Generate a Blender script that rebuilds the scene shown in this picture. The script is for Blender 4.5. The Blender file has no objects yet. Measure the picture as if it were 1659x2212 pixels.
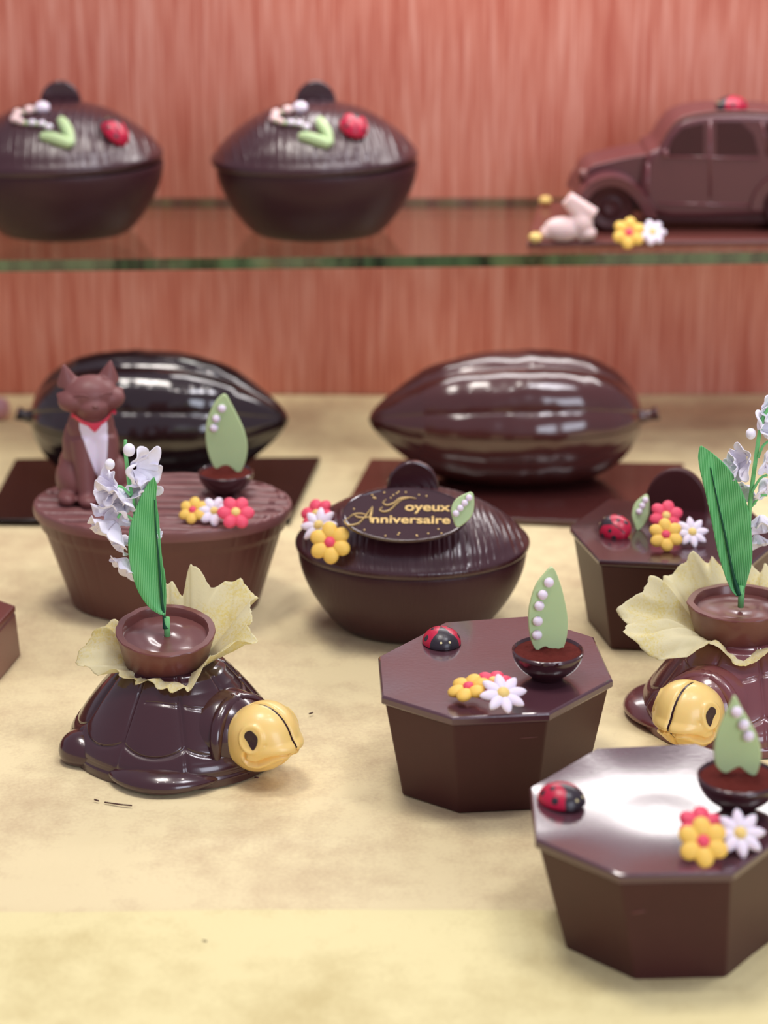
import bpy, bmesh, math, random
from math import sin, cos, pi, radians as R, sqrt, exp, atan2, hypot
from mathutils import Vector, Matrix, noise
from mathutils.bvhtree import BVHTree

C = bpy.context.scene.collection
sc = bpy.context.scene

# ------------------------------------------------------------------ camera
CAMZ, PITCH, FPX = 0.60, R(19.5), 4922.0
cam = bpy.data.cameras.new('camera')
camo = bpy.data.objects.new('camera', cam); C.objects.link(camo)
camo.location = (0, 0, CAMZ); camo.rotation_euler = (pi/2-PITCH, 0, 0)
cam.sensor_fit = 'VERTICAL'; cam.sensor_height = 34.56; cam.sensor_width = 25.92
cam.lens = FPX/2212*34.56
cam.clip_start = 0.02; cam.clip_end = 50
cam.dof.use_dof = True; cam.dof.focus_distance = 1.37; cam.dof.aperture_fstop = 4.9
sc.camera = camo

# ------------------------------------------------------------------ world, lights, exposure
w = bpy.data.worlds.new('World'); sc.world = w; w.use_nodes = True
bg = w.node_tree.nodes['Background']
bg.inputs[0].default_value = (0.78, 0.70, 0.86, 1); bg.inputs[1].default_value = 0.42

def area(name, loc, target, sx, sy, power, color):
    l = bpy.data.lights.new(name, 'AREA'); l.shape = 'RECTANGLE'; l.size = sx; l.size_y = sy
    l.energy = power; l.color = color
    o = bpy.data.objects.new(name, l); C.objects.link(o); o.location = loc
    d = Vector(target)-Vector(loc); o.rotation_euler = d.to_track_quat('-Z', 'Y').to_euler()
    return o
area('ceiling_panel', (-0.35, 1.45, 2.3), (-0.1, 1.5, 0), 0.5, 0.5, 16, (1.0, 0.93, 0.86))
area('ceiling_panel', (0.75, 0.95, 2.3), (0.1, 1.5, 0), 0.45, 0.45, 10, (0.94, 0.93, 1.0))
area('shop_window', (1.7, -1.6, 1.3), (0, 1.5, 0.1), 1.3, 1.5, 34, (0.80, 0.86, 1.0))
area('cabinet_strip_lamp', (0.22, 1.93, 0.555), (0.1, 1.25, 0.0), 0.72, 0.09, 2.4, (1.0, 0.95, 0.93))
for i, (x, y) in enumerate(((-0.55, 0.9), (-0.18, 0.95), (0.2, 0.9), (0.6, 1.0), (-0.35, 1.6), (0.4, 1.6))):
    l = bpy.data.lights.new('ceiling_spot', 'SPOT'); l.energy = 5; l.shadow_soft_size = 0.03
    l.color = (1, 0.95, 0.9); l.spot_size = R(75); l.spot_blend = 0.6
    o = bpy.data.objects.new('ceiling_spot', l); C.objects.link(o); o.location = (x, y, 2.1)

sc.view_settings.view_transform = 'Standard'; sc.view_settings.look = 'None'
sc.view_settings.gamma = 1; sc.view_settings.use_curve_mapping = False
sc.view_settings.exposure = 0.14
sc.cycles.max_bounces = 8; sc.cycles.caustics_reflective = False; sc.cycles.caustics_refractive = False
sc.cycles.sample_clamp_indirect = 4

# ------------------------------------------------------------------ pixel -> place
CP, SP = cos(PITCH), sin(PITCH)
def ray(px, py):
    u = (px-829.5)/FPX; v = (1106-py)/FPX
    return Vector((u, CP+v*SP, -SP+v*CP))
def at(px, py, z=0.0):                      # the point of the level plane z seen at a pixel
    d = ray(px, py); k = (z-CAMZ)/d.z
    return Vector((d.x*k, d.y*k, z))
def atY(px, py, Y):                         # the point of the upright plane y=Y seen at a pixel
    d = ray(px, py); k = Y/d.y
    return Vector((d.x*k, Y, CAMZ+d.z*k))

# ------------------------------------------------------------------ materials
def srgb(r, g, b):
    f = lambda c: (c/255/12.92) if c/255 <= .04045 else ((c/255+.055)/1.055)**2.4
    return (f(r), f(g), f(b), 1)
def mat(name, col, rough=.5, spec=.5, coat=0, coat_rough=.1, sss=0, bump=0, bscale=300, var=0, vscale=60, detail=3):
    m = bpy.data.materials.new(name); m.use_nodes = True
    nt = m.node_tree; N = nt.nodes; L = nt.links; b = N['Principled BSDF']
    b.inputs['Base Color'].default_value = col; b.inputs['Roughness'].default_value = rough
    b.inputs['Specular IOR Level'].default_value = spec
    b.inputs['Coat Weight'].default_value = coat; b.inputs['Coat Roughness'].default_value = coat_rough
    if sss:
        b.inputs['Subsurface Weight'].default_value = sss
        b.inputs['Subsurface Scale'].default_value = .003
    tc = N.new('ShaderNodeTexCoord')
    if bump:
        n = N.new('ShaderNodeTexNoise'); n.inputs['Scale'].default_value = bscale; n.inputs['Detail'].default_value = detail
        bp = N.new('ShaderNodeBump'); bp.inputs['Strength'].default_value = bump; bp.inputs['Distance'].default_value = .001
        L.new(tc.outputs['Object'], n.inputs['Vector']); L.new(n.outputs['Fac'], bp.inputs['Height']); L.new(bp.outputs['Normal'], b.inputs['Normal'])
    if var:
        n = N.new('ShaderNodeTexNoise'); n.inputs['Scale'].default_value = vscale; n.inputs['Detail'].default_value = 4
        mx = N.new('ShaderNodeMix'); mx.data_type = 'RGBA'
        L.new(tc.outputs['Object'], n.inputs['Vector']); L.new(n.outputs['Fac'], mx.inputs['Factor'])
        mx.inputs['A'].default_value = tuple(c*(1-var) for c in col[:3])+(1,)
        mx.inputs['B'].default_value = tuple(min(1, c*(1+var)) for c in col[:3])+(1,)
        L.new(mx.outputs['Result'], b.inputs['Base Color'])
    return m

CH = mat('dark_chocolate', srgb(68, 33, 34), .42, .28, .05, .2, bump=.05, bscale=500, var=.12)
CHG = mat('glossy_dark_chocolate', srgb(60, 28, 34), .22, .6, .6, .05, bump=.03, bscale=200, var=.1)
CHL = mat('satin_lid_chocolate', srgb(84, 52, 60), .17, .8, .5, .10, bump=.04, bscale=400, var=.12, vscale=40)
CHM = mat('milk_chocolate', srgb(112, 62, 56), .36, .5, .3, .15, bump=.05, bscale=500, var=.1)
CHMG = mat('glossy_milk_chocolate', srgb(116, 64, 68), .24, .6, .6, .06, bump=.03, bscale=200, var=.1)
CHB = mat('black_chocolate', srgb(32, 16, 20), .16, .6, .6, .04, bump=.03, bscale=150)
CHP = mat('pod_chocolate', srgb(74, 36, 34), .2, .6, .6, .05, bump=.03, bscale=150)
CHF = mat('pot_filling_chocolate', srgb(118, 72, 68), .28, .6, .5, .1, bump=.25, bscale=60)
CHT = mat('basket_chocolate', srgb(92, 48, 44), .42, .5, .15, .2, bump=.1, bscale=300, var=.15)
CAT = mat('cat_chocolate', srgb(124, 76, 74), .5, .4, .1, .3, bump=.15, bscale=200, var=.12)
COCOA = mat('cocoa_powder', srgb(100, 42, 36), .95, .1, bump=1.0, bscale=900, var=.3, vscale=300, detail=6)
LEAFG = mat('pale_green_sugar', srgb(190, 216, 160), .5, .4, sss=.2, bump=.05, bscale=300, var=.06)
WHITE = mat('white_sugar', srgb(242, 232, 246), .5, .4, sss=.3, bump=.05, bscale=400)
PINKW = mat('pale_pink_sugar', srgb(240, 212, 208), .5, .4, sss=.3, bump=.05, bscale=400)
YEL = mat('yellow_sugar', srgb(250, 206, 100), .5, .4, sss=.2, bump=.08, bscale=300, var=.06)
PYEL = mat('pale_yellow_sugar', srgb(244, 214, 130), .5, .4, sss=.2, bump=.08, bscale=300)
RED = mat('coral_red_sugar', srgb(240, 84, 112), .5, .4, sss=.2, bump=.08, bscale=300, var=.06)
LRED = mat('ladybug_red', srgb(196, 10, 60), .38, .5, .2, .2, bump=.15, bscale=600)
LBLK = mat('ladybug_black', srgb(44, 36, 44), .35, .5, .2, .2, bump=.15, bscale=600)
LEYE = mat('ladybug_eye_cream', srgb(228, 216, 160), .5)
CREAM = mat('cream_white_chocolate', srgb(250, 214, 132), .36, .5, .25, .15, sss=.25, bump=.04, bscale=150, var=.07, vscale=45)
EYE = mat('dark_eye_chocolate', srgb(48, 20, 30), .3, .5, bump=.2, bscale=500)
PETAL = mat('white_fabric_petal', srgb(246, 244, 255), .8, .2, bump=.3, bscale=250)
STEMG = mat('light_green_stem', srgb(122, 204, 128), .5, .4)
DKG = mat('dark_green_stalk', srgb(16, 78, 56), .5, .4)
GOLD = mat('gold_print', srgb(206, 176, 112), .35, .6)
GOLD.node_tree.nodes['Principled BSDF'].inputs['Metallic'].default_value = .5
COLLAR = mat('red_collar', srgb(232, 70, 98), .45, .5)
PLQ = mat('plaque_chocolate', srgb(58, 30, 34), .12, .7, .8, .05, bump=.02, bscale=100)
WOODB = mat('counter_wood', srgb(120, 72, 52), .5, bump=.1, bscale=40, var=.2)

def wood_grain(name, strength):
    m = mat(name, srgb(62, 30, 36), .28, .6, .3, .14)
    nt = m.node_tree; N = nt.nodes; L = nt.links; b = N['Principled BSDF']
    tc = N.new('ShaderNodeTexCoord'); mp = N.new('ShaderNodeMapping'); mp.inputs['Scale'].default_value = (1, .13, .10)
    mp.inputs['Rotation'].default_value = (0, 0, R(-9))
    n = N.new('ShaderNodeTexNoise'); n.inputs['Scale'].default_value = 190; n.inputs['Detail'].default_value = 2; n.inputs['Distortion'].default_value = 1.1
    wv = N.new('ShaderNodeMath'); wv.operation = 'PINGPONG'; wv.inputs[1].default_value = .11
    bp = N.new('ShaderNodeBump'); bp.inputs['Strength'].default_value = strength; bp.inputs['Distance'].default_value = .004
    L.new(tc.outputs['Object'], mp.inputs['Vector']); L.new(mp.outputs['Vector'], n.inputs['Vector'])
    L.new(n.outputs['Fac'], wv.inputs[0]); L.new(wv.outputs[0], bp.inputs['Height']); L.new(bp.outputs['Normal'], b.inputs['Normal'])
    L.new(bp.outputs['Normal'], b.inputs['Coat Normal'])
    return m
GRAIN = wood_grain('carved_lid_chocolate', .25)
GRAINB = wood_grain('carved_bowl_chocolate', .22)
GRAINB.node_tree.nodes['Principled BSDF'].inputs['Coat Weight'].default_value = 0
GRAINB.node_tree.nodes['Principled BSDF'].inputs['Roughness'].default_value = .4
GRAINB.node_tree.nodes['Principled BSDF'].inputs['Specular IOR Level'].default_value = .4

def leaf_fabric():
    m = mat('ribbed_green_ribbon', srgb(60, 170, 90), .55, .4)
    nt = m.node_tree; N = nt.nodes; L = nt.links; b = N['Principled BSDF']
    tc = N.new('ShaderNodeTexCoord'); wv = N.new('ShaderNodeTexWave'); wv.bands_direction = 'X'
    wv.inputs['Scale'].default_value = 300; wv.inputs['Distortion'].default_value = .6; wv.inputs['Detail Scale'].default_value = 20
    mx = N.new('ShaderNodeMix'); mx.data_type = 'RGBA'
    mx.inputs['A'].default_value = srgb(74, 172, 92); mx.inputs['B'].default_value = srgb(134, 220, 146)
    bp = N.new('ShaderNodeBump'); bp.inputs['Strength'].default_value = .5; bp.inputs['Distance'].default_value = .0006
    L.new(tc.outputs['Object'], wv.inputs['Vector']); L.new(wv.outputs['Fac'], mx.inputs['Factor'])
    L.new(mx.outputs['Result'], b.inputs['Base Color']); L.new(wv.outputs['Fac'], bp.inputs['Height']); L.new(bp.outputs['Normal'], b.inputs['Normal'])
    return m
RIB = leaf_fabric()

def tissue():
    m = bpy.data.materials.new('yellow_tissue'); m.use_nodes = True
    nt = m.node_tree; N = nt.nodes; L = nt.links; b = N['Principled BSDF']; out = N['Material Output']
    tc = N.new('ShaderNodeTexCoord')
    n1 = N.new('ShaderNodeTexNoise'); n1.inputs['Scale'].default_value = 700; n1.inputs['Detail'].default_value = 6
    n2 = N.new('ShaderNodeTexNoise'); n2.inputs['Scale'].default_value = 45; n2.inputs['Detail'].default_value = 2
    ad = N.new('ShaderNodeMath'); ad.operation = 'ADD'
    rp = N.new('ShaderNodeValToRGB'); rp.color_ramp.elements[0].position = .75; rp.color_ramp.elements[1].position = 1.2
    rp.color_ramp.elements[0].color = srgb(240, 228, 154); rp.color_ramp.elements[1].color = srgb(244, 238, 200)
    for n in (n1, n2): L.new(tc.outputs['Object'], n.inputs['Vector'])
    L.new(n1.outputs['Fac'], ad.inputs[0]); L.new(n2.outputs['Fac'], ad.inputs[1]); L.new(ad.outputs[0], rp.inputs[0])
    L.new(rp.outputs[0], b.inputs['Base Color']); b.inputs['Roughness'].default_value = .7; b.inputs['Specular IOR Level'].default_value = .25
    bp = N.new('ShaderNodeBump'); bp.inputs['Strength'].default_value = .3; bp.inputs['Distance'].default_value = .0006
    L.new(n1.outputs['Fac'], bp.inputs['Height']); L.new(bp.outputs[0], b.inputs['Normal'])
    tr = N.new('ShaderNodeBsdfTranslucent'); L.new(rp.outputs[0], tr.inputs[0])
    ms = N.new('ShaderNodeMixShader'); ms.inputs[0].default_value = .38
    L.new(b.outputs[0], ms.inputs[1]); L.new(tr.outputs[0], ms.inputs[2]); L.new(ms.outputs[0], out.inputs[0])
    return m
TISSUE = tissue()

def paper_mat(name, c1, c2):
    m = bpy.data.materials.new(name); m.use_nodes = True
    nt = m.node_tree; N = nt.nodes; L = nt.links; b = N['Principled BSDF']
    tc = N.new('ShaderNodeTexCoord')
    n1 = N.new('ShaderNodeTexNoise'); n1.inputs['Scale'].default_value = 9; n1.inputs['Detail'].default_value = 3
    n2 = N.new('ShaderNodeTexNoise'); n2.inputs['Scale'].default_value = 420; n2.inputs['Detail'].default_value = 5
    n3 = N.new('ShaderNodeTexNoise'); n3.inputs['Scale'].default_value = 55; n3.inputs['Detail'].default_value = 4
    for n in (n1, n2, n3): L.new(tc.outputs['Object'], n.inputs['Vector'])
    a1 = N.new('ShaderNodeMath'); a1.operation = 'MULTIPLY_ADD'; a1.inputs[1].default_value = .35
    a2 = N.new('ShaderNodeMath'); a2.operation = 'MULTIPLY_ADD'; a2.inputs[1].default_value = .5
    L.new(n2.outputs[0], a1.inputs[0]); L.new(n1.outputs[0], a1.inputs[2])
    L.new(n3.outputs[0], a2.inputs[0]); L.new(a1.outputs[0], a2.inputs[2])
    rp = N.new('ShaderNodeValToRGB'); rp.color_ramp.elements[0].position = .62; rp.color_ramp.elements[1].position = 1.18
    rp.color_ramp.elements[0].color = c1; rp.color_ramp.elements[1].color = c2
    L.new(a2.outputs[0], rp.inputs[0]); L.new(rp.outputs[0], b.inputs['Base Color'])
    b.inputs['Roughness'].default_value = .62; b.inputs['Specular IOR Level'].default_value = .3
    bp = N.new('ShaderNodeBump'); bp.inputs['Strength'].default_value = .45; bp.inputs['Distance'].default_value = .002
    L.new(a2.outputs[0], bp.inputs['Height']); L.new(bp.outputs[0], b.inputs['Normal'])
    return m
PAPER = paper_mat('yellow_kraft_paper', srgb(206, 182, 142), srgb(238, 222, 174))
PAPER2 = paper_mat('yellow_kraft_paper_front_sheet', srgb(214, 198, 140), srgb(240, 228, 170))

def wall_mat():
    m = bpy.data.materials.new('salmon_wood_veneer'); m.use_nodes = True
    nt = m.node_tree; N = nt.nodes; L = nt.links; b = N['Principled BSDF']
    tc = N.new('ShaderNodeTexCoord'); ramps = []
    mp = N.new('ShaderNodeMapping'); mp.inputs['Scale'].default_value = (1, 1, .035)
    n1 = N.new('ShaderNodeTexNoise'); n1.inputs['Scale'].default_value = 380; n1.inputs['Detail'].default_value = 3
    mp2 = N.new('ShaderNodeMapping'); mp2.inputs['Scale'].default_value = (1, 1, .06)
    n2 = N.new('ShaderNodeTexNoise'); n2.inputs['Scale'].default_value = 40; n2.inputs['Detail'].default_value = 3
    L.new(tc.outputs['Object'], mp.inputs[0]); L.new(mp.outputs[0], n1.inputs['Vector'])
    L.new(tc.outputs['Object'], mp2.inputs[0]); L.new(mp2.outputs[0], n2.inputs['Vector'])
    a = N.new('ShaderNodeMath'); a.operation = 'MULTIPLY_ADD'; a.inputs[1].default_value = .5
    L.new(n2.outputs[0], a.inputs[0]); L.new(n1.outputs[0], a.inputs[2])
    rp = N.new('ShaderNodeValToRGB'); e = rp.color_ramp.elements
    e[0].position = .52; e[0].color = srgb(190, 98, 78); e[1].position = .98; e[1].color = srgb(230, 162, 142)
    k = e.new(.74); k.color = srgb(212, 130, 108)
    L.new(a.outputs[0], rp.inputs[0]); L.new(rp.outputs[0], b.inputs['Base Color'])
    b.inputs['Roughness'].default_value = .42; b.inputs['Specular IOR Level'].default_value = .4
    return m
WALL = wall_mat()

def glass_mat(name, tint, k, refl=1.0):
    m = bpy.data.materials.new(name); m.use_nodes = True
    nt = m.node_tree; N = nt.nodes; L = nt.links; out = N['Material Output']; N.remove(N['Principled BSDF'])
    t = N.new('ShaderNodeBsdfTransparent'); t.inputs[0].default_value = tint
    g = N.new('ShaderNodeBsdfGlossy'); g.inputs['Roughness'].default_value = .02; g.inputs[0].default_value = (refl, refl, refl, 1)
    ge = N.new('ShaderNodeNewGeometry'); dt = N.new('ShaderNodeVectorMath'); dt.operation = 'DOT_PRODUCT'
    L.new(ge.outputs['Incoming'], dt.inputs[0]); L.new(ge.outputs['Normal'], dt.inputs[1])
    ab = N.new('ShaderNodeMath'); ab.operation = 'ABSOLUTE'; L.new(dt.outputs['Value'], ab.inputs[0])
    om = N.new('ShaderNodeMath'); om.operation = 'SUBTRACT'; om.inputs[0].default_value = 1; L.new(ab.outputs[0], om.inputs[1])
    pw = N.new('ShaderNodeMath'); pw.operation = 'POWER'; pw.inputs[1].default_value = 5; L.new(om.outputs[0], pw.inputs[0])
    f = N.new('ShaderNodeMath'); f.operation = 'MULTIPLY_ADD'; f.inputs[1].default_value = .6; f.inputs[2].default_value = .04; L.new(pw.outputs[0], f.inputs[0])
    ms = N.new('ShaderNodeMixShader'); L.new(f.outputs[0], ms.inputs[0]); L.new(t.outputs[0], ms.inputs[1]); L.new(g.outputs[0], ms.inputs[2])
    L.new(ms.outputs[0], out.inputs[0]); return m
GLASS = glass_mat('clear_shelf_glass', (.90, .93, .90, 1), 1.5)
def edge_mat():
    m = mat('green_glass_edge', srgb(52, 72, 50), .08, .8, 1, .03)
    nt = m.node_tree; N = nt.nodes; L = nt.links; b = N['Principled BSDF']
    tc = N.new('ShaderNodeTexCoord'); mp = N.new('ShaderNodeMapping'); mp.inputs['Scale'].default_value = (1, 1, .1)
    n = N.new('ShaderNodeTexNoise'); n.inputs['Scale'].default_value = 60; n.inputs['Detail'].default_value = 3
    rp = N.new('ShaderNodeValToRGB'); e = rp.color_ramp.elements
    e[0].position = .38; e[0].color = srgb(30, 44, 30); e[1].position = .66; e[1].color = srgb(80, 106, 70)
    L.new(tc.outputs['Object'], mp.inputs[0]); L.new(mp.outputs[0], n.inputs['Vector']); L.new(n.outputs[0], rp.inputs[0]); L.new(rp.outputs[0], b.inputs['Base Color'])
    return m
GEDGE = edge_mat()

# ------------------------------------------------------------------ mesh helpers
def obj(name, vf, m, parent=None, smooth=True, loc=None, rot=None, angle=None):
    me = bpy.data.meshes.new(name); me.from_pydata([tuple(v) for v in vf[0]], [], vf[1]); me.validate(); me.update()
    ms = m if isinstance(m, (list, tuple)) else [m]
    for x in ms: me.materials.append(x)
    bm = bmesh.new(); bm.from_mesh(me); bmesh.ops.recalc_face_normals(bm, faces=bm.faces)
    if angle is not None:
        for e in bm.edges:
            if len(e.link_faces) == 2 and e.calc_face_angle(0) > R(angle): e.smooth = False
    bm.to_mesh(me); bm.free()
    for p in me.polygons: p.use_smooth = smooth
    o = bpy.data.objects.new(name, me); C.objects.link(o)
    if parent is not None: o.parent = parent
    if loc is not None: o.location = loc
    if rot is not None: o.rotation_euler = rot
    return o
def tag(o, label, cat, group=None, kind=None):
    o['label'] = label; o['category'] = cat
    if group: o['group'] = group
    if kind: o['kind'] = kind
    return o
def thing(name, label, cat, loc=(0, 0, 0), rot=(0, 0, 0), group=None):
    o = bpy.data.objects.new(name, None); C.objects.link(o); o.empty_display_size = .02
    o.location = loc; o.rotation_euler = rot
    return tag(o, label, cat, group)
def copy_tree(o, parent=None):
    c = o.copy(); C.objects.link(c)
    if parent is not None: c.parent = parent
    for ch in list(o.children): copy_tree(ch, c)
    return c
def merge(*vfs):
    V, F = [], []
    for v, f in vfs:
        n = len(V); V += list(v); F += [tuple(i+n for i in q) for q in f]
    return V, F
def xf(vf, M): return [M @ Vector(v) for v in vf[0]], vf[1]
def grid(fn, nu, nv, cu=False, cv=False):
    V, F = [], []
    for j in range(nv if cv else nv+1):
        for i in range(nu if cu else nu+1): V.append(Vector(fn(i/nu, j/nv)))
    w = nu if cu else nu+1; h = nv if cv else nv+1
    for j in range(nv):
        for i in range(nu):
            a = j*w+i; b = j*w+(i+1) % w; c = ((j+1) % h)*w+(i+1) % w; d = ((j+1) % h)*w+i
            F.append((a, b, c, d))
    return V, F
def lathe(prof, n=64, sx=1, sy=1, cap0=True, cap1=True):
    V, F = [], []
    for r, z in prof:
        for i in range(n): V.append(Vector((r*sx*cos(2*pi*i/n), r*sy*sin(2*pi*i/n), z)))
    for j in range(len(prof)-1):
        for i in range(n): F.append((j*n+i, j*n+(i+1) % n, (j+1)*n+(i+1) % n, (j+1)*n+i))
    if cap0: F.append(tuple(range(n-1, -1, -1)))
    if cap1: F.append(tuple((len(prof)-1)*n+i for i in range(n)))
    return V, F
def ell(c, r, nu=24, nv=16):
    V, F = [], []; c = Vector(c)
    for j in range(1, nv):
        a = -pi/2+pi*j/nv
        for i in range(nu):
            b = 2*pi*i/nu; V.append(c+Vector((r[0]*cos(a)*cos(b), r[1]*cos(a)*sin(b), r[2]*sin(a))))
    for j in range(nv-2):
        for i in range(nu): F.append((j*nu+i, j*nu+(i+1) % nu, (j+1)*nu+(i+1) % nu, (j+1)*nu+i))
    V += [c+Vector((0, 0, -r[2])), c+Vector((0, 0, r[2]))]; s = len(V)-2
    for i in range(nu):
        F.append((s, (i+1) % nu, i)); k = (nv-2)*nu; F.append((s+1, k+i, k+(i+1) % nu))
    return V, F
def tube(pts, rad, n=12, caps=True):
    pts = [Vector(p) for p in pts]; V, F = [], []
    if not isinstance(rad, (list, tuple)): rad = [rad]*len(pts)
    up = Vector((0.13, 1, 0.07)).normalized()
    for k, p in enumerate(pts):
        t = (pts[min(k+1, len(pts)-1)]-pts[max(k-1, 0)]).normalized()
        x = t.cross(up).normalized(); y = x.cross(t)
        for i in range(n): V.append(p+rad[k]*(x*cos(2*pi*i/n)+y*sin(2*pi*i/n)))
    for j in range(len(pts)-1):
        for i in range(n): F.append((j*n+i, j*n+(i+1) % n, (j+1)*n+(i+1) % n, (j+1)*n+i))
    if caps: F.append(tuple(range(n-1, -1, -1))); F.append(tuple((len(pts)-1)*n+i for i in range(n)))
    return V, F
def smoothpts(pts, k=8, closed=False):
    out = []; n = len(pts); P = [Vector(p) for p in pts]
    for i in range(n if closed else n-1):
        g = (lambda a: P[a % n]) if closed else (lambda a: P[max(0, min(n-1, a))])
        p0, p1, p2, p3 = g(i-1), g(i), g(i+1), g(i+2)
        for j in range(k):
            t = j/k
            out.append(.5*((2*p1)+(p2-p0)*t+(2*p0-5*p1+4*p2-p3)*t*t+(-p0+3*p1-3*p2+p3)*t**3))
    if not closed: out.append(P[-1])
    return out
def prism(poly3, d):                         # closed outline of 3-D points pushed along d
    n = len(poly3); d = Vector(d)
    V = [Vector(p) for p in poly3]+[Vector(p)+d for p in poly3]
    F = [tuple(range(n)), tuple(range(2*n-1, n-1, -1))]+[(i, i+n, (i+1) % n+n, (i+1) % n) for i in range(n)]
    return V, F
def box(x0, x1, y0, y1, z0, z1):
    return prism([(x0, y0, z0), (x1, y0, z0), (x1, y1, z0), (x0, y1, z0)], (0, 0, z1-z0))
def bevel(o, wd, seg=3, ang=30):
    m = o.modifiers.new('bevel', 'BEVEL'); m.width = wd; m.segments = seg; m.limit_method = 'ANGLE'; m.angle_limit = R(ang)
    m.harden_normals = False; return o
def bake(o):                                 # modifiers into the mesh
    dg = bpy.context.evaluated_depsgraph_get(); dg.update()
    me = bpy.data.meshes.new_from_object(o.evaluated_get(dg)); o.modifiers.clear(); o.data = me
    for p in me.polygons: p.use_smooth = True
    return o
def blob(name, parts, m, parent, voxel=.0012, it=6):      # many shapes grown into one continuous skin
    o = obj(name, merge(*parts), m, None)
    r = o.modifiers.new('r', 'REMESH'); r.mode = 'VOXEL'; r.voxel_size = voxel
    s = o.modifiers.new('s', 'SMOOTH'); s.factor = .6; s.iterations = it
    bake(o); o.parent = parent
    if not o.data.materials: o.data.materials.append(m)
    return o
def bvh_of(o):
    me = o.data; return BVHTree.FromPolygons([v.co for v in me.vertices], [tuple(p.vertices) for p in me.polygons])

# ------------------------------------------------------------------ the setting
WALLY = at(829, 852).y
cnt = obj('display_counter', box(-.75, .75, .35, WALLY, -.05, -.006), WOODB, None, False)
tag(cnt, 'wide display counter under the yellow paper, against the striped wall', 'counter')
wl = obj('wall_back', box(-.9, .9, WALLY, WALLY+.03, -.05, .42), WALL, None, False); wl['kind'] = 'structure'

def wrinkle(x, y, s):
    v = noise.noise((x*7, y*16, s))*.0012+noise.noise((x*22, y*34, s+5))*.0005
    c = noise.noise((x*4, y*22, s+9)); v += max(0, .10-abs(c))*.016*max(0, noise.noise((x*5, y*5, s+20))+.15)
    return v
def sheet(name, x0, x1, fy0, fy1, z, m, s, nx=220, ny=240):
    f = lambda u, v: (x0+(x1-x0)*u, fy0(u)+(fy1(u)-fy0(u))*v, z+wrinkle(x0+(x1-x0)*u, fy0(u)+(fy1(u)-fy0(u))*v, s))
    return obj(name, grid(f, nx, ny), m)
p1 = sheet('paper_sheet', -.7, .7, lambda u: 1.045, lambda u: WALLY-.002, -.0004, PAPER, 1.0)
tag(p1, 'crinkled pale yellow paper lining the counter under the chocolates back to the wall', 'paper')
p2 = sheet('paper_sheet', -.7, .7, lambda u: .40, lambda u: 1.055+.01*u+.002*sin(u*17), .0018, PAPER2, 7.0, 160, 90)
tag(p2, 'front yellow paper sheet lying along the bottom edge of the picture', 'paper')

# glass shelf
ZS = CAMZ-WALLY*math.tan(PITCH-math.atan((1106-428)/FPX))
sh = thing('glass_shelf', 'clear glass shelf with green front edge carrying the two bowls and the car', 'shelf', (0, 0, ZS))
fl = at(0, 562, ZS); fr = at(1659, 545, ZS); sl = (fr.y-fl.y)/(fr.x-fl.x)
yl = fl.y+sl*(-.7-fl.x); yr = fl.y+sl*(.7-fl.x)
o = obj('glass_pane', prism([(-.7, yl, -.0095), (.7, yr, -.0095), (.7, WALLY-.0003, -.0095), (-.7, WALLY-.0003, -.0095)], (0, 0, .0095)), [GLASS, GEDGE], sh, False)
for p in o.data.polygons:
    if abs(p.normal.z) < .5: p.material_index = 1

# ------------------------------------------------------------------ small sugar decorations
def frame(n, spin=0):
    z = Vector(n).normalized(); x = Vector((0, 1, 0)).cross(z)
    if x.length < .01: x = Vector((1, 0, 0))
    x.normalize(); y = z.cross(x); M = Matrix((x, y, z)).transposed()
    return (M @ Matrix.Rotation(spin, 3, 'Z')).to_euler()

FL = {}
def flower_mesh(kind):
    if kind in FL: return FL[kind]
    pm, cm, n, L, W, H = {'daisy': (WHITE, PYEL, 8, .62, .235, .17), 'yellow': (YEL, RED, 6, .60, .37, .24), 'red': (RED, PYEL, 6, .60, .37, .24),
        'white': (WHITE, PYEL, 7, .60, .30, .22)}[kind]
    V, F = ell((0, 0, 0), (1, 1, 1), 18, 12)
    r0 = .57 if kind != 'daisy' else .58
    pv = [Vector((r0+v.x*(1-r0 if kind != 'daisy' else .44), v.y*W*(1 if kind != 'daisy' else (1.0-.35*max(0, v.x)**2)), H*.9+v.z*H)) for v in V]
    cv = [Vector((v.x*.27, v.y*.27, H*1.15+v.z*.22)) for v in V]
    FL[kind] = ((pv, F), (cv, F), pm, cm, n); return FL[kind]
def fpos(px, py, z, r, n):                  # rests on plane z at its lowest petal
    nv = Vector(n).normalized(); return at(px, py, z+r*.85*sqrt(max(0, 1-nv.z**2)))
def flower(kind, P, r, n=(0, 0, 1), spin=0., label='', group='sugar flowers on the chocolates'):
    if len(P) == 3 and not isinstance(P, Vector) and P[0] > 5: P = fpos(P[0], P[1], P[2], r, n)
    (pvf, cvf, pm, cm, np_) = flower_mesh(kind)
    t = thing('sugar_flower', label, 'sugar flower', P, frame(n, spin), group)
    first = None
    for k in range(np_):
        M = Matrix.Rotation(2*pi*k/np_, 4, 'Z')
        if first is None:
            first = obj('petal', ([v*r for v in pvf[0]], pvf[1]), pm, t)
        else:
            c = first.copy(); C.objects.link(c); c.parent = t; c.rotation_euler = (0, 0, 2*pi*k/np_)
    hub = obj('flower_center', ([v*r for v in cvf[0]], cvf[1]), cm, t)
    # the solid heart that the petals grow from
    return t

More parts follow.
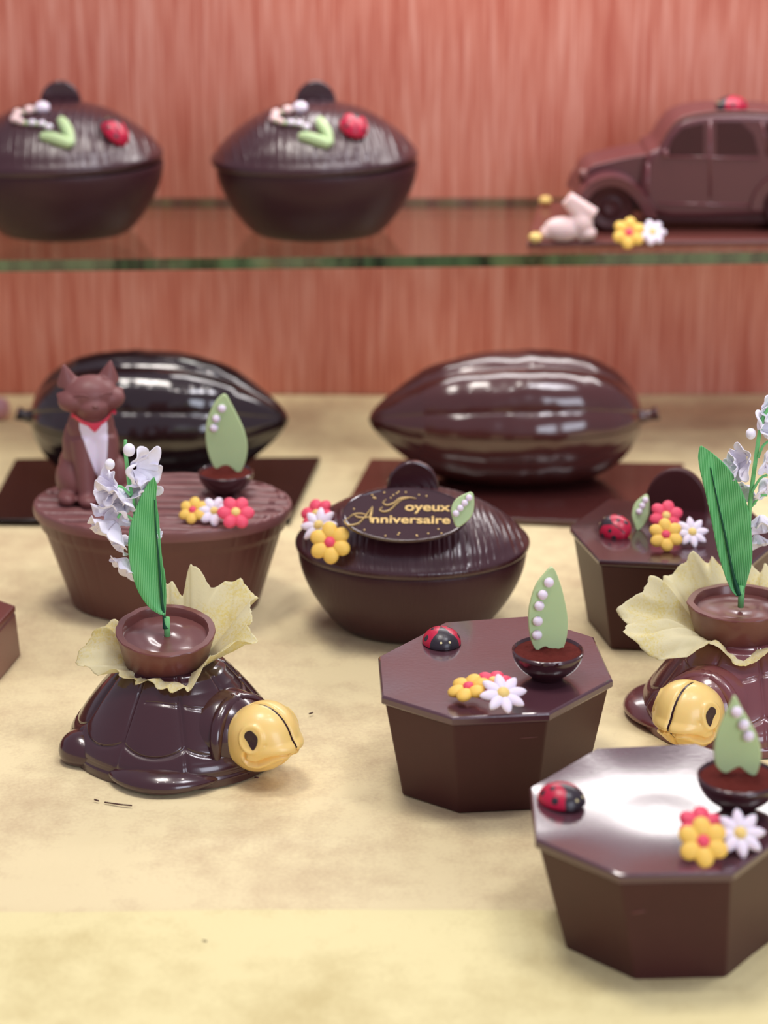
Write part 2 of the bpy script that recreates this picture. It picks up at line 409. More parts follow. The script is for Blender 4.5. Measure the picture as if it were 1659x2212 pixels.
def bug_pt(a, b):                            # a around (0 = head direction), b 0 rim .. 1 top ; unit dome
    e = b*pi/2
    return Vector((cos(a)*cos(e)*1.08, sin(a)*cos(e)*.95, sin(e)*.76))
BUG = {}
def make_bug():
    n, m = 120, 48; Vr = [bug_pt(2*pi*i/n, j/m*.9999) for j in range(m+1) for i in range(n)]
    red, blk = [], []
    for j in range(m):
        for i in range(n):
            a = 2*pi*(i+.5)/n; p = bug_pt(a, (j+.5)/m)
            q = (j*n+i, j*n+(i+1) % n, (j+1)*n+(i+1) % n, (j+1)*n+i)
            ishead = p.x > .30+abs(p.y)**1.3*.55-.0 and abs(p.y) < .75
            wedge = p.x > -.95 and abs(p.y) < .03+max(0, (p.x+.15))*.50
            (blk if (ishead or wedge) else red).append(q)
    def sub(F):
        ids = sorted({i for f in F for i in f}); mp = {v: k for k, v in enumerate(ids)}
        return [Vr[i] for i in ids], [tuple(mp[i] for i in f) for f in F]
    BUG['red'] = sub(red); BUG['blk'] = sub(blk)
    def disc(ca, cb, rad, off=.012):
        c = bug_pt(ca, cb); nrm = Vector((c.x/1.17, c.y/.9, c.z/.58)).normalized()
        tx = nrm.cross(Vector((0, 0, 1))).normalized(); ty = nrm.cross(tx); V = []; F = []
        for j in range(5):
            for i in range(16):
                q = c+(tx*cos(2*pi*i/16)+ty*sin(2*pi*i/16))*rad*j/4
                s = 1/sqrt((q.x/1.08)**2+(q.y/.95)**2+(q.z/.76)**2); V.append(q*s*(1+off*(1 if j < 4 else -.8)))
        for j in range(4):
            for i in range(16): F.append((j*16+i, j*16+(i+1) % 16, (j+1)*16+(i+1) % 16, (j+1)*16+i))
        return V, F
    BUG['spots'] = [disc(s*a, b, r) for s in (1, -1) for a, b, r in ((R(78), .30, .19), (R(130), .36, .18), (R(112), .68, .15))]
    BUG['eyes'] = [disc(s*R(15), .30, .075, .02) for s in (1, -1)]
    base = [bug_pt(2*pi*i/48, 0)*.93 for i in range(48)]
    BUG['base'] = prism([(p.x, p.y, -.10) for p in base], (0, 0, .16))
make_bug()
def ladybug(P, r, heading, n=(0, 0, 1), label='', group='sugar ladybugs on the chocolates'):
    t = thing('sugar_ladybug', label, 'ladybug', P, frame(n, heading), group)
    up = Vector((0, 0, .10*r))
    S = lambda vf: ([v*r+up for v in vf[0]], vf[1])
    obj('wing_shell', S(BUG['red']), LRED, t); obj('head', S(BUG['blk']), LBLK, t); obj('base_plate', S(BUG['base']), CHG, t)
    for s in BUG['spots']: obj('spot', S(s), LBLK, t)
    for s in BUG['eyes']: obj('eye', S(s), LEYE, t)
    return t

def leaf_up(outline, pearls, Y, th, pr, label, back=0.0, name='sugar_leaf', lean=0.0, yaw=0.0, base=None, smooth_k=4):
    """a slab leaf standing up; outline seen from the front"""
    pts = [atY(x, y, Y) for x, y in outline]
    c = Vector((sum(p.x for p in pts)/len(pts), Y, min(p.z for p in pts)))
    t = thing(name, label, 'leaf decoration', c, (lean, 0, yaw), 'pale green sugar leaves with white pearls')
    loc = smoothpts([p-c for p in pts], smooth_k, True)
    # slightly dished: two skins
    n = len(loc); V = [p+Vector((0, -th/2, 0)) for p in loc]+[p+Vector((0, th/2, 0)) for p in loc]
    F = [tuple(range(n)), tuple(range(2*n-1, n-1, -1))]+[(i, i+n, (i+1) % n+n, (i+1) % n) for i in range(n)]
    lf = obj('leaf', (V, F), LEAFG, t, True, angle=40); bevel(lf, th*.42, 3, 40)
    for x, y in pearls:
        p = atY(x, y, Y)-c; obj('pearl', ell((p.x, -th/2-pr*.55, p.z), (pr, pr*.95, pr), 20, 14), WHITE, t)
    return t

def cocoa_bowl(P, r, label, foot=.45):
    t = thing('cocoa_bowl', label, 'chocolate cup', P, (0, 0, 0), 'small chocolate half shells filled with cocoa')
    hgt = r*.82; prof = [(r*foot*.96, 0), (r*foot, .0006)]
    for k in range(1, 15):
        a = -pi/2+pi/2*k/14; rr = r*cos(a)
        if rr > r*foot: prof.append((rr, hgt+hgt*sin(a)))
    prof += [(r*1.0, hgt), (r*.965, hgt+.0006), (r*.93, hgt), (r*.90, hgt*.86), (r*.5, hgt*.4)]
    obj('cup', lathe(prof, 64), CHG, t, True, angle=60)
    def f(u, v):
        a = 2*pi*u; q = r*.925*v
        x, y = q*cos(a), q*sin(a)
        return (x, y, hgt-.0012+(1-v*v)*.0018+noise.noise((x*350, y*350, P[0]*50))*.0009*(1-v**6))
    obj('cocoa_powder', grid(f, 72, 28, True), COCOA, t)
    return t

# ------------------------------------------------------------------ octagonal boxes
def oct_box(lid, h, lidt, s, label, base_off=(0, 0), dish=.0, mats=(CH, CHL), knob=None, inset=.965):
    c = Vector((sum(p.x for p in lid)/8, sum(p.y for p in lid)/8, 0))
    t = thing('octagonal_chocolate_box', label, 'chocolate box', c, group='octagonal chocolate boxes')
    L = [Vector((p.x-c.x, p.y-c.y, 0)) for p in lid]
    off = Vector((base_off[0], base_off[1], 0))
    ring = lambda k, z, o=Vector((0, 0, 0)): [p*k+o+Vector((0, 0, z)) for p in L]
    zb = h-lidt
    V = ring(s, .0003, off)+ring(inset, zb); n = 8
    F = [(i, (i+1) % n, (i+1) % n+n, i+n) for i in range(n)]+[tuple(range(n-1, -1, -1)), tuple(range(n, 2*n))]
    b = obj('body', (V, F), mats[0], t, False); bevel(b, .0011, 3, 20)
    rings = [ring(.955, zb+.0002), ring(.992, zb+.0006), ring(1.0, zb+.0014), ring(1.0, h-.0014), ring(.993, h-.0004), ring(.982, h)]
    K = 12
    # the sunken top
    dense = []
    def dring(k, z):
        out = []
        for i in range(8):
            for j in range(6):
                q = L[i].lerp(L[(i+1) % 8], j/6)*k
                cc = 1-k
                if cc > 0:
                    rr = q.length; q2 = q.lerp(q.normalized()*(L[0].length*k*.94), min(1, cc*2.2)) if rr > 1e-6 else q
                    q = q2
                out.append(q+Vector((0, 0, z)))
        return out
    allr = []
    for r_ in rings:
        o_ = []
        for i in range(8):
            for j in range(6): o_.append(r_[i].lerp(r_[(i+1) % 8], j/6))
        allr.append(o_)
    for k in range(1, K+1):
        q = 1-k/K; u = k/K
        z = h-dish*(1-(1-min(1, u*1.25))**2)+noise.noise((q*3, c.x*9, 0))*dish*.05
        allr.append(dring(.982*q+.0001, z))
    V, F = [], []
    for r_ in allr: V += r_
    m = 48
    for j in range(len(allr)-1):
        for i in range(m): F.append((j*m+i, j*m+(i+1) % m, (j+1)*m+(i+1) % m, (j+1)*m+i))
    F.append(tuple(range(m-1, -1, -1)))
    obj('lid', (V, F), mats[1], t, True, angle=24)
    return t, c, h

def mir(P):                                  # corners 2,3 (and 4,5 if missing) through the middle
    c = (P[0]+P[1]+P[4]+P[5])/4
    for k in range(8):
        if P[k] is None: q = P[(k+4) % 8]; P[k] = Vector((2*c.x-q.x, 2*c.y-q.y, q.z))
    return P
H1 = .068
c1 = [(977, 1550), (1187, 1540), (1324, 1467), (1283, 1375), (1140, 1330), (962, 1343), (817, 1418), (824, 1503)]
b1 = oct_box([at(x, y, H1) for x, y in c1], H1, .0058, .81, 'dark octagonal chocolate box with satin lid between the left turtle and the nearest box', (0, .002), dish=.0006)
c3 = [(1339, 1890), (1585, 1884), None, None, (1504, 1605), (1289, 1615), (1144, 1700), (1156, 1812)]
b3 = oct_box(mir([at(x, y, H1) if True and x is not None else None for x, y in [(p if p else (None, None)) for p in c3]] if False else [at(*p, H1) if p else None for p in c3]),
             H1, .0058, .82, 'nearest octagonal chocolate box at lower right, its dished lid catching a white reflection', (.0062, .001), dish=.0036)
c2 = [(1294, 1210), (1612, 1224), (1712, 1165), None, None, (1352, 1072), (1231, 1142), None]
def oct2():
    P = {0: at(1294, 1210, H1), 1: at(1612, 1226, H1), 2: at(1700, 1160, H1), 7: at(1231, 1142, H1)}
    ax = (P[1]-P[0]).normalized(); cx = (P[0]+P[1])/2; up = Vector((-ax.y, ax.x, 0)); dep = .125
    loc = {k: ((P[k]-cx).dot(ax), (P[k]-cx).dot(up)) for k in P}
    W0 = loc[1][0]; W1 = -loc[7][0]; y7 = loc[7][1]
    Q = [(-W0, 0), (W0, 0), (W1, y7), (W1, dep-y7), (W0, dep), (-W0, dep), (-W1, dep-y7), (-W1, y7)]
    return [cx+ax*a+up*b for a, b in Q]
o2 = oct2()
b2 = oct_box(o2, H1, .0045, .80, 'larger octagonal chocolate box with a round standing handle, behind the right turtle', (0, .0), dish=-.0012, mats=(CH, CHG))
def standing_disc(w_, hgt, th, m, parent, loc, yaw=0):
    pts = []
    for k in range(25):
        a = pi*k/24; pts.append(Vector((w_/2*cos(a), -th/2, hgt*sin(a)**.9 if k not in (0, 24) else 0)))
    pts = [Vector((w_/2, -th/2, -.006))]+pts+[Vector((-w_/2, -th/2, -.006))]
    o = obj('handle', prism(pts, (0, th, 0)), m, parent, True, loc, (0, 0, yaw), angle=40); bevel(o, th*.25, 3, 40); return o
ph = at(1461, 1100, H1)
kn = standing_disc(.045, .0305, .007, CH, b2[0], (ph.x-b2[1].x, ph.y-b2[1].y, H1), R(-14))

def scratch(bx, x0, y0, x1, y1, w_):
    t, c, h = bx; b = [o for o in t.children if o.name.startswith('body')][0]; bv = bvh_of(b); pts = []
    for k in range(7):
        o0 = Vector((0, 0, CAMZ))-t.location; l, n, i, d = bv.ray_cast(o0, ray(x0+(x1-x0)*k/6, y0+(y1-y0)*k/6).normalized())
        if l: pts.append(l)
    if len(pts) > 2: obj('scratch', tube(pts, [w_*(.3+.7*sin(pi*(k+.5)/len(pts))) for k in range(len(pts))], 6), CHM, t)
scratch(b1, 1122, 1595, 1162, 1592, .0003); scratch(b3, 1364, 1972, 1394, 1968, .0006)
# left edge box
Pq = at(36, 1418, 0)
e1 = [Vector((Pq.x+.001+dx, Pq.y+dy, H1)) for dx, dy in ((-.085, -.12), (-.035, -.12), (-.008, -.045), (0, 0), (-.012, .010), (-.09, .010), (-.11, -.02), (-.11, -.09))]
b4 = oct_box(e1, .037, .0055, 1.03, 'milk chocolate box cut off by the left edge of the picture', dish=0, mats=(CHM, CHM), inset=1.0)
flower('red', Vector((Pq.x-.021, Pq.y-.006, .0385)), .012, (0, -.2, 1), .3, 'red sugar flower on the box at the left edge')

# ------------------------------------------------------------------ things on the octagonal boxes
ZL = H1
p = at(954, 1391, ZL-.001); ladybug(p, .0122, R(-80), label='ladybug facing front on the middle octagonal box lid, left of the cocoa cup')
p = at(1213, 1733, ZL-.0015); ladybug(p, .0120, R(-38), label='ladybug on the nearest octagonal lid, lower right of picture')
p = at(1330, 1146, ZL+.003); ladybug(p, .0112, R(120), (-.55, -.75, 1), label='ladybug without visible head on the box with the round handle')

PB1 = at(1182, 1462, ZL); cocoa_bowl(PB1, .0208, 'cocoa filled cup on the middle octagonal box, in front of a five-pearl leaf')
leaf_up([(1197, 1230), (1212, 1262), (1222, 1300), (1228, 1340), (1226, 1375), (1218, 1400), (1208, 1417), (1192, 1408), (1180, 1396), (1168, 1398), (1158, 1403), (1148, 1385), (1143, 1360), (1142, 1325), (1148, 1295), (1160, 1265), (1178, 1244)],
        [(1186, 1259), (1172, 1284), (1164, 1307), (1160, 1339), (1158, 1368)], PB1.y+.001, .0026, .0029, 'green sugar leaf with five white pearls, standing in a cocoa cup', lean=R(-4), yaw=R(10))
PB3 = at(1592, 1742, ZL-.001); cocoa_bowl(PB3, .0212, 'cocoa filled cup on the nearest octagonal box at lower right')
leaf_up([(1587, 1502), (1603, 1530), (1622, 1562), (1637, 1592), (1644, 1625), (1640, 1655), (1630, 1674), (1612, 1667), (1598, 1655), (1584, 1660), (1570, 1668), (1558, 1665), (1545, 1650), (1542, 1620), (1548, 1585), (1562, 1550), (1576, 1522)],
        [(1590, 1533), (1605, 1561), (1615, 1585)], PB3.y+.001, .0026, .0029, 'green sugar leaf with three pearls down its right side in the nearest cup')

def fp(px, py, z): return at(px, py, z)
flower('red', (1066, 1481, ZL), .0115, (0, -.1, 1), .2, 'mostly hidden red sugar flower behind the white daisy on the middle octagonal box')
flower('yellow', (1015, 1494, ZL+.002), .0125, (-.25, -.15, 1), .1, 'yellow sugar flower with red centre on the middle octagonal box')
flower('daisy', (1086, 1503, ZL+.002), .0135, (.1, -.55, 1), .25, 'white sugar daisy leaning on two flowers on the middle octagonal box')
flower('red', (1512, 1790, ZL+.0005), .0118, (0, -.5, 1), .4, 'red sugar flower tucked behind the yellow one on the nearest octagonal box')
flower('yellow', (1518, 1822, ZL+.001), .0128, (-.1, -1.1, 1), .5, 'yellow sugar flower with red centre on the nearest octagonal box')
flower('daisy', (1597, 1803, ZL), .0126, (.05, -1.0, 1), .1, 'white sugar daisy at the right edge on the nearest octagonal box')
flower('red', (1438, 1118, ZL+.003), .0118, (0, -1.1, 1), .3, 'red sugar flower with yellow centre below the round handle of the rear box')
flower('yellow', (1438, 1158, ZL+.001), .0118, (-.1, -1.3, 1), .5, 'yellow sugar flower on the rear octagonal box beside the right hand leaf')
flower('daisy', (1494, 1152, ZL+.001), .0112, (.1, -1.1, 1), .2, 'white sugar daisy on the rear octagonal box left of the green ribbon leaf')
def small_leaf(px, py, wpx, hpx, z, label, lean, rotz=0, tilt=0., n_p=3, bend=0):
    P = at(px, py+hpx/2, z); k = (P-Vector((0, 0, CAMZ))).length/FPX; W, Hh = wpx*k*.5, hpx*k*1.02
    t = thing('sugar_leaf', label, 'leaf decoration', P, (lean, tilt, rotz), 'pale green sugar leaves with white pearls')
    pts = smoothpts([Vector((x*W, 0, y*Hh)) for x, y in ((-.1, 0), (-.6, .18), (-.95, .42), (-.8, .7), (-.2, .9), (.45, 1.0), (.8, .75), (.9, .45), (.55, .2))], 4, True)
    lf = obj('leaf', prism([q+Vector((0, -.001, 0)) for q in pts], (0, .002, 0)), LEAFG, t, True, angle=40); bevel(lf, .0008, 2, 40)
    for i in range(n_p): obj('pearl', ell(((.25-.25*i)*W, -.0022, Hh*(.84-.16*i)), (.0022, .002, .0022), 16, 10), WHITE, t)
    return t
small_leaf(1379, 1108, 40, 80, ZL, 'small green sugar leaf between ladybug and flowers on the rear octagonal box', R(-20), 0, R(8))

# ------------------------------------------------------------------ wood-grain bowls with lids
def cosint(t, tab):                          # smooth curve through a table
    for i in range(len(tab)-1):
        if t <= tab[i+1][0]:
            u = max(0, min(1, (t-tab[i][0])/(tab[i+1][0]-tab[i][0])))
            p0 = tab[max(0, i-1)][1]; p1 = tab[i][1]; p2 = tab[i+1][1]; p3 = tab[min(len(tab)-1, i+2)][1]
            return .5*((2*p1)+(p2-p0)*u+(2*p0-5*p1+4*p2-p3)*u*u+(-p0+3*p1-3*p2+p3)*u**3)
    return tab[-1][1]
def bonbonniere(label):
    t = thing('chocolate_bonbonniere', label, 'chocolate bowl', group='lidded chocolate bowls with carved wood grain')
    a, b_ = .0795, .0675
    prof = [(.62, .0), (.645, .0012)]
    for k in range(1, 15):
        u = k/14; prof.append((.645+.345*sin(u*pi/2*.96)**.85, .0012+.0535*u))
    prof += [(.985, .0555), (.94, .0555)]
    obj('bowl', lathe([(r*a, z) for r, z in prof], 96, 1, b_/a), GRAINB, t, True, angle=50)
    lp = [(.96, .0556), (.992, .0560), (1.008, .0572), (1.012, .0592), (1.002, .0612), (.96, .0645), (.9, .0695), (.8, .0757), (.68, .0817), (.55, .0868), (.42, .0905), (.3, .0927), (.16, .0940), (.0, .0945)]
    tab = [(k/(len(lp)-1), q) for k, q in enumerate(lp)]
    def lidf(u, v):
        th = 2*pi*u; vv = v**.8; rr = cosint(vv, [(k, q[0]) for k, q in tab]); z = cosint(vv, [(k, q[1]) for k, q in tab])
        x, y = rr*a*cos(th), rr*b_*sin(th)
        if vv > .32:
            ph = x*165+2.6*noise.noise((x*16, y*9, 2))+1.2*noise.noise((x*50, y*14, 7)); f_ = abs(ph-round(ph))
            z += (-.0007*exp(-(f_/.13)**2)+.00035*exp(-((f_-.3)/.12)**2))*min(1, (vv-.32)*12)*(.35+.65*min(1, max(0, noise.noise((x*22, y*22, 31))*2+.7)))
        return (x, y, z)
    obj('lid', grid(lidf, 560, 110, True), GRAIN, t, True, angle=60)
    return t
BN = bonbonniere('lidded chocolate bowl with a Joyeux Anniversaire plaque on its lid')
PN = at(888, 1368, 0); PN.y = at(888, 1170, .059).y; PN.x = at(891, 1170, .059).x
BN.location = (PN.x, PN.y, .0003)
standing_disc(.036, .0215, .006, CHG, BN, (0.0, .016, .0905), R(4))
BU = []
for px, lab in ((681, 'lidded chocolate bowl on the glass shelf, right hand one, in the middle of the picture'), (117, 'lidded chocolate bowl on the glass shelf cut by the left edge')):
    c = copy_tree(BN); BU.append(c); c['label'] = lab
    q = at(px, 480, ZS); yc = at(px, 524, ZS).y+.62*.0675*1.07; c.location = (at(px, 352, ZS+.066).x, yc, ZS+.0003); c.scale = (1.07, 1.07, 1.05)
    c.rotation_euler = (0, 0, R(4))
    for ch in c.children:
        if ch.name.startswith('lid'): ch.scale = (1, 1, 1.2); ch.location.z = -.0556*.2; ch.rotation_euler = (0, R(-1.5), 0)
        if ch.name.startswith('handle'): ch.location.z += .0060; ch.scale = (.9, 1, .95)
def on_lid(t, px, py):                       # point of that bowl's lid seen at a pixel
    lid = [o for o in t.children if o.name.startswith('lid')][0]
    M = Matrix.Translation(t.location) @ t.rotation_euler.to_matrix().to_4x4() @ Matrix.Diagonal((t.scale[0], t.scale[1], t.scale[2], 1))
    M = M @ Matrix.LocRotScale(lid.location, lid.rotation_euler, lid.scale)
    Mi = M.inverted(); o0 = Mi @ Vector((0, 0, CAMZ)); d = (Mi.to_3x3() @ ray(px, py)).normalized()
    loc, nrm, i, ds = bvh_of(lid).ray_cast(o0, d)
    if loc is None: return at(px, py, t.location.z+.08), Vector((0, 0, 1))
    if nrm.z < 0: nrm = -nrm
    return M @ loc, (M.to_3x3() @ nrm).normalized()
for t, xs, lab in ((BU[0], 0, 'right hand'), (BU[1], -565, 'left hand')):
    P, n = on_lid(t, 763+(515-763+0 if False else xs*1.0)+(48 if xs else 0), 276 if not xs else 288)
    ladybug(P-n*.0005, .0128, R(100) if not xs else R(150), (n.x, n.y-.1, n.z), label='red ladybug on the %s bowl of the glass shelf' % lab)
    # curled sprig of pearls and a leaf lying on the lid
    pts = [(650, 238), (622, 243), (598, 250), (592, 262), (606, 268), (628, 270), (648, 272), (664, 279)]
    P0, n0 = on_lid(t, 640+xs+ (10 if xs else 0), 262)
    tt = thing('sugar_sprig', 'white pearl sprig with a pale green bent leaf on the %s shelf bowl' % lab, 'leaf decoration', P0, (0, 0, 0), 'sugar sprigs on the shelf bowls')
    W = []
    for x, y in pts:
        q, nn = on_lid(t, x+xs+(8 if xs else 0), y); W.append(q+nn*.0015-P0)
    obj('stalk', tube(smoothpts(W, 6), .0016), LEAFG, tt)
    for k, q in enumerate(W):
        r_ = .0062 if k == 0 else (.0044 if k in (1, 2, 3) else .0032)
        obj('pearl', ell(q+n0*.001, (r_, r_, r_*.8), 16, 10), WHITE if k in (0, 5, 6, 7) else PINKW, tt)
    def rib(path, wd, nm):
        Q = []
        for x, y in path:
            q, nn = on_lid(t, x+xs+(8 if xs else 0), y); Q.append(q+nn*.0018-P0)
        Q = smoothpts(Q, 5); obj(nm, tube(Q, [wd*(.5+.5*sin(pi*min(1, .12+k/len(Q)*.9))) for k in range(len(Q))], 12), LEAFG, tt)
    rib([(689, 262), (697, 275), (706, 292), (712, 316)], .0048, 'leaf'); rib([(712, 316), (690, 308), (665, 300), (645, 298)], .0050, 'leaf')

# birthday plaque
def plaque():
    Pc, nc = on_lid(BN, 875, 1130)
    tilt = R(27)
    Pc = Pc+Vector((0, -.006, .0085))
    t = thing('birthday_plaque', 'oval chocolate plaque lettered Joyeux Anniversaire in gold, on the carved lid', 'plaque', Pc, (tilt, 0, R(-2)))
    k = (Pc-Vector((0, 0, CAMZ))).length/FPX
    rx = 137*k; ry = .0245
    o = obj('plate', lathe([(.96, -.0028), (.99, -.0022), (1, -.0012), (1.0, 0), (.985, .0006), (.965, .0004), (.95, 0), (.5, 0), (.02, 0)], 96, rx, ry), PLQ, t, True, angle=30)
    def text(s, size, x, y, off=.0, sx=1.0, sh_=0):
        cu = bpy.data.curves.new('txt', 'FONT'); cu.body = s; cu.size = size; cu.extrude = .0001; cu.offset = off; cu.shear = sh_
        ob = bpy.data.objects.new('txt', cu); C.objects.link(ob)
        dg = bpy.context.evaluated_depsgraph_get(); dg.update()
        me = bpy.data.meshes.new_from_object(ob.evaluated_get(dg)); bpy.data.objects.remove(ob)
        V = [Vector((v.co.x*sx+x, v.co.y+y, .0003+v.co.z)) for v in me.vertices]; F = [tuple(q.vertices) for q in me.polygons]
        return V, F
    def swash(pts, wd):
        S = smoothpts([Vector((a*.001, b*.001, .0004)) for a, b in pts], 8); n = len(S)
        return tube(S, [wd*(.35+.65*sin(pi*(k+.5)/n)) for k in range(n)], 8)
    V1 = text('oyeux', .0105, -.0005, .0030, .00022, 1.15)
    J = swash([(-15, 6), (-17, 3.2), (-14, 1.5), (-10, 3.5), (-6, 9), (-2.5, 13), (2, 14.5)], .0006)
    J2 = swash([(-13, 13), (-15, 10), (-12.5, 7.6), (-8, 9.5), (-4, 13.8), (2, 15), (7, 14)], .0006)
    obj('lettering', merge(V1, J, J2), GOLD, t, False)
    V2 = text('nniversaire', .0102, -.0225, -.0085, .00022, 1.16)
    A = swash([(-37, -4), (-40, -7.5), (-37, -11), (-31, -9.5), (-27, -4), (-24, 2), (-22, 6)], .0006)
    A2 = swash([(-22, 6), (-22.5, 0), (-23, -4), (-22.6, -8.5)], .0010)
    A3 = swash([(-34, -1.5), (-31, -3.8), (-27, -4), (-22, -3)], .0006)
    A4 = swash([(-37, -4), (-34, -1), (-29, -.4), (-25, -1.8)], .0005)
    obj('lettering', merge(V2, A, A2, A3, A4), GOLD, t, False)
    rnd = random.Random(5); k = 0; dots = []
    while k < 26:
        a = rnd.uniform(0, 2*pi); q = rnd.uniform(.72, .92) if rnd.random() < .75 else rnd.uniform(.4, .9)
        x, y = rx*q*cos(a), ry*q*sin(a)
        if -.012 < y < .014 and abs(x) < .034: continue
        dots.append(ell((x, y, .0003), (.0007, .0007, .0003), 10, 6)); k += 1
        obj('gold_dot', dots[-1], GOLD, t)
    return t, Pc
PT, PC = plaque()
small_leaf(990, 1100, 52, 80, .0985, 'small green sugar leaf with pearls covering the right end of the birthday plaque', R(-16), 0, R(14), 4)
q, n = on_lid(BN, 687, 1145)
for kind, px, py, tn, lab in (('red', 688, 1118, (-.6, -.8, 1), 'red sugar flower half hidden behind the daisy at the left of the birthday bowl'),
                              ('daisy', 692, 1132, (-.5, -1.0, 1), 'white sugar daisy between red and yellow flowers at the left of the birthday bowl'),
                              ('yellow', 716, 1163, (-.3, -1.5, 1), 'yellow sugar flower with red centre at the left of the birthday bowl')):
    P, n = on_lid(BN, px, py+10); flower(kind, P+Vector((0, {'red': .002, 'daisy': -.006, 'yellow': -.011}[kind], .0035)), {'red': .0125, 'daisy': .0132, 'yellow': .0146}[kind], tn, .35, lab)

# ------------------------------------------------------------------ turtles
def lerp_tab(t, tab):
    for (a, x), (b, y) in zip(tab, tab[1:]):
        if t <= b:
            u = (t-a)/(b-a) if b > a else 0; return x+(y-x)*u
    return tab[-1][1]
def cosint(t, tab):
    ks = [k for k, _ in tab]
    for i in range(len(tab)-1):
        if t <= tab[i+1][0]:
            u = (t-tab[i][0])/(tab[i+1][0]-tab[i][0]); u = max(0, min(1, u))
            p0 = tab[max(0, i-1)][1]; p1 = tab[i][1]; p2 = tab[i+1][1]; p3 = tab[min(len(tab)-1, i+2)][1]
            return .5*((2*p1)+(p2-p0)*u+(2*p0-5*p1+4*p2-p3)*u*u+(-p0+3*p1-3*p2+p3)*u**3)
    return tab[-1][1]
SH = .056
PROF = [(0, .0630), (.08, .0632), (.17, .0618), (.26, .0592), (.4, .0540), (.55, .0478), (.7, .0415), (.85, .0350), (.95, .0305), (1.0, .0265)]
def shell_fn(u, v):
    th = 2*pi*u; t = v
    r = cosint(t, PROF)
    ex = 1.10 if cos(th) > 0 else 1.02
    rx = r*(1+(ex-1)*cos(th)**2); z = t*SH
    # scutes pushed out between grooves
    sec = th/(2*pi)*9; fr_ = abs(sec-round(sec)); joint = fr_*2*pi/9*r      # distance to the nearest upright groove
    mid = abs((sec+.5)-round(sec+.5))*2*pi/9*r
    tl = .40-.09*(1-(1-2*fr_)**2) if True else .4
    d = 0
    g = lambda x, w_: exp(-(x/w_)**2)
    if t > tl: d += g(joint, .0011)
    if .1 < t <= tl+.02: d += g(joint, .0010)*.9+g(mid, .0010)*.0
    d += g((t-tl)*SH*1.25, .0011)
    d += .45*g((t-.115)*SH, .0012)
    ang = (th+pi) % (2*pi)-pi
    if abs(ang) < 1.25: d += .9*g((t-.74+.05*cos(ang*3))*SH*1.25, .0010)
    d = min(1, d)
    bulge = 0
    if t > tl and t < .97:
        bulge = .0016*(1-(1-2*fr_)**4)*sin(pi*min(1, (t-tl)/(.99-tl)))**.5
    elif .15 < t <= tl: bulge = .0009*sin(pi*min(1, max(0, (t-.15)/(tl-.15))))**.5
    rr = rx-d*.00105+bulge
    # neck opening: shell arches up over the head
    return (rr*cos(th), rr*sin(th)*1.0, z)
def head_R(phi):                             # side profile of the head
    tab = [(-180, .0190), (-150, .0210), (-125, .0208), (-100, .0200), (-75, .0192), (-55, .0196), (-42, .0200), (-33, .0204), (-24, .0218), (-15, .0252), (-7, .0278), (5, .0252), (25, .0246), (48, .0240), (75, .0230), (100, .0218), (130, .0200), (155, .0186), (180, .0190)]
    return cosint(phi, tab)
def seg_d(p, a, b):
    ab = (b[0]-a[0], b[1]-a[1]); l = ab[0]**2+ab[1]**2
    t = max(0, min(1, ((p[0]-a[0])*ab[0]+(p[1]-a[1])*ab[1])/l)); return hypot(p[0]-a[0]-t*ab[0], p[1]-a[1]-t*ab[1])
MOUTH = [(.0030, -.0030), (.0014, -.0054), (.0032, -.0084), (.0080, -.0094), (.0130, -.0076), (.0175, -.0060), (.0215, -.0056), (.0270, -.0062)]
EYEC = (.0082, .0062)
def head_pt(phi, lam, W=.0200, detail=True):
    r = head_R(math.degrees(phi)); cl = max(0, cos(lam))**.72
    x, z = r*cos(phi)*cl, r*sin(phi)*cl
    front = max(0, x/.024)
    wd = W*(1-.14*front**2)*(1-.10*max(0, -z/.02))*(1.0+.04*max(0, z/.02))
    y = wd*(1 if lam >= 0 else -1)*abs(sin(lam))**.95
    p = Vector((x, y, z))
    if detail:
        n = Vector((x/.022**2, y/.019**2, z/.02**2)); n.normalize()
        q = (x, z)
        dm = min(seg_d(q, a, b) for a, b in zip(MOUTH, MOUTH[1:]))
        d = -.0030*exp(-(dm/.0010)**2)
        if abs(y) > .004:
            lo = [(a, b-.0022) for a, b in MOUTH[1:]]
            dl = min(seg_d(q, a, b) for a, b in zip(lo, lo[1:])); d += .0012*exp(-(dl/.0016)**2)
            de = hypot((x-EYEC[0])/1.0, (z-EYEC[1])/1.15)
            d += -.0009*exp(-(de/.0036)**2)+.0010*exp(-((de-.0066)/.0012)**2)
        d += -.0016*exp(-(y/.0013)**2)*(1 if x > -.004 else 0)
        dn = hypot(x-.0165, z-.0030)
        if .003 < abs(y) < .02: d += -.0006*exp(-(dn/.0009)**2)
        d += -.0012*exp(-((x+.0125)/.0011)**2)+.0004*exp(-((x+.0095)/.0015)**2)
        p += n*d
    return p
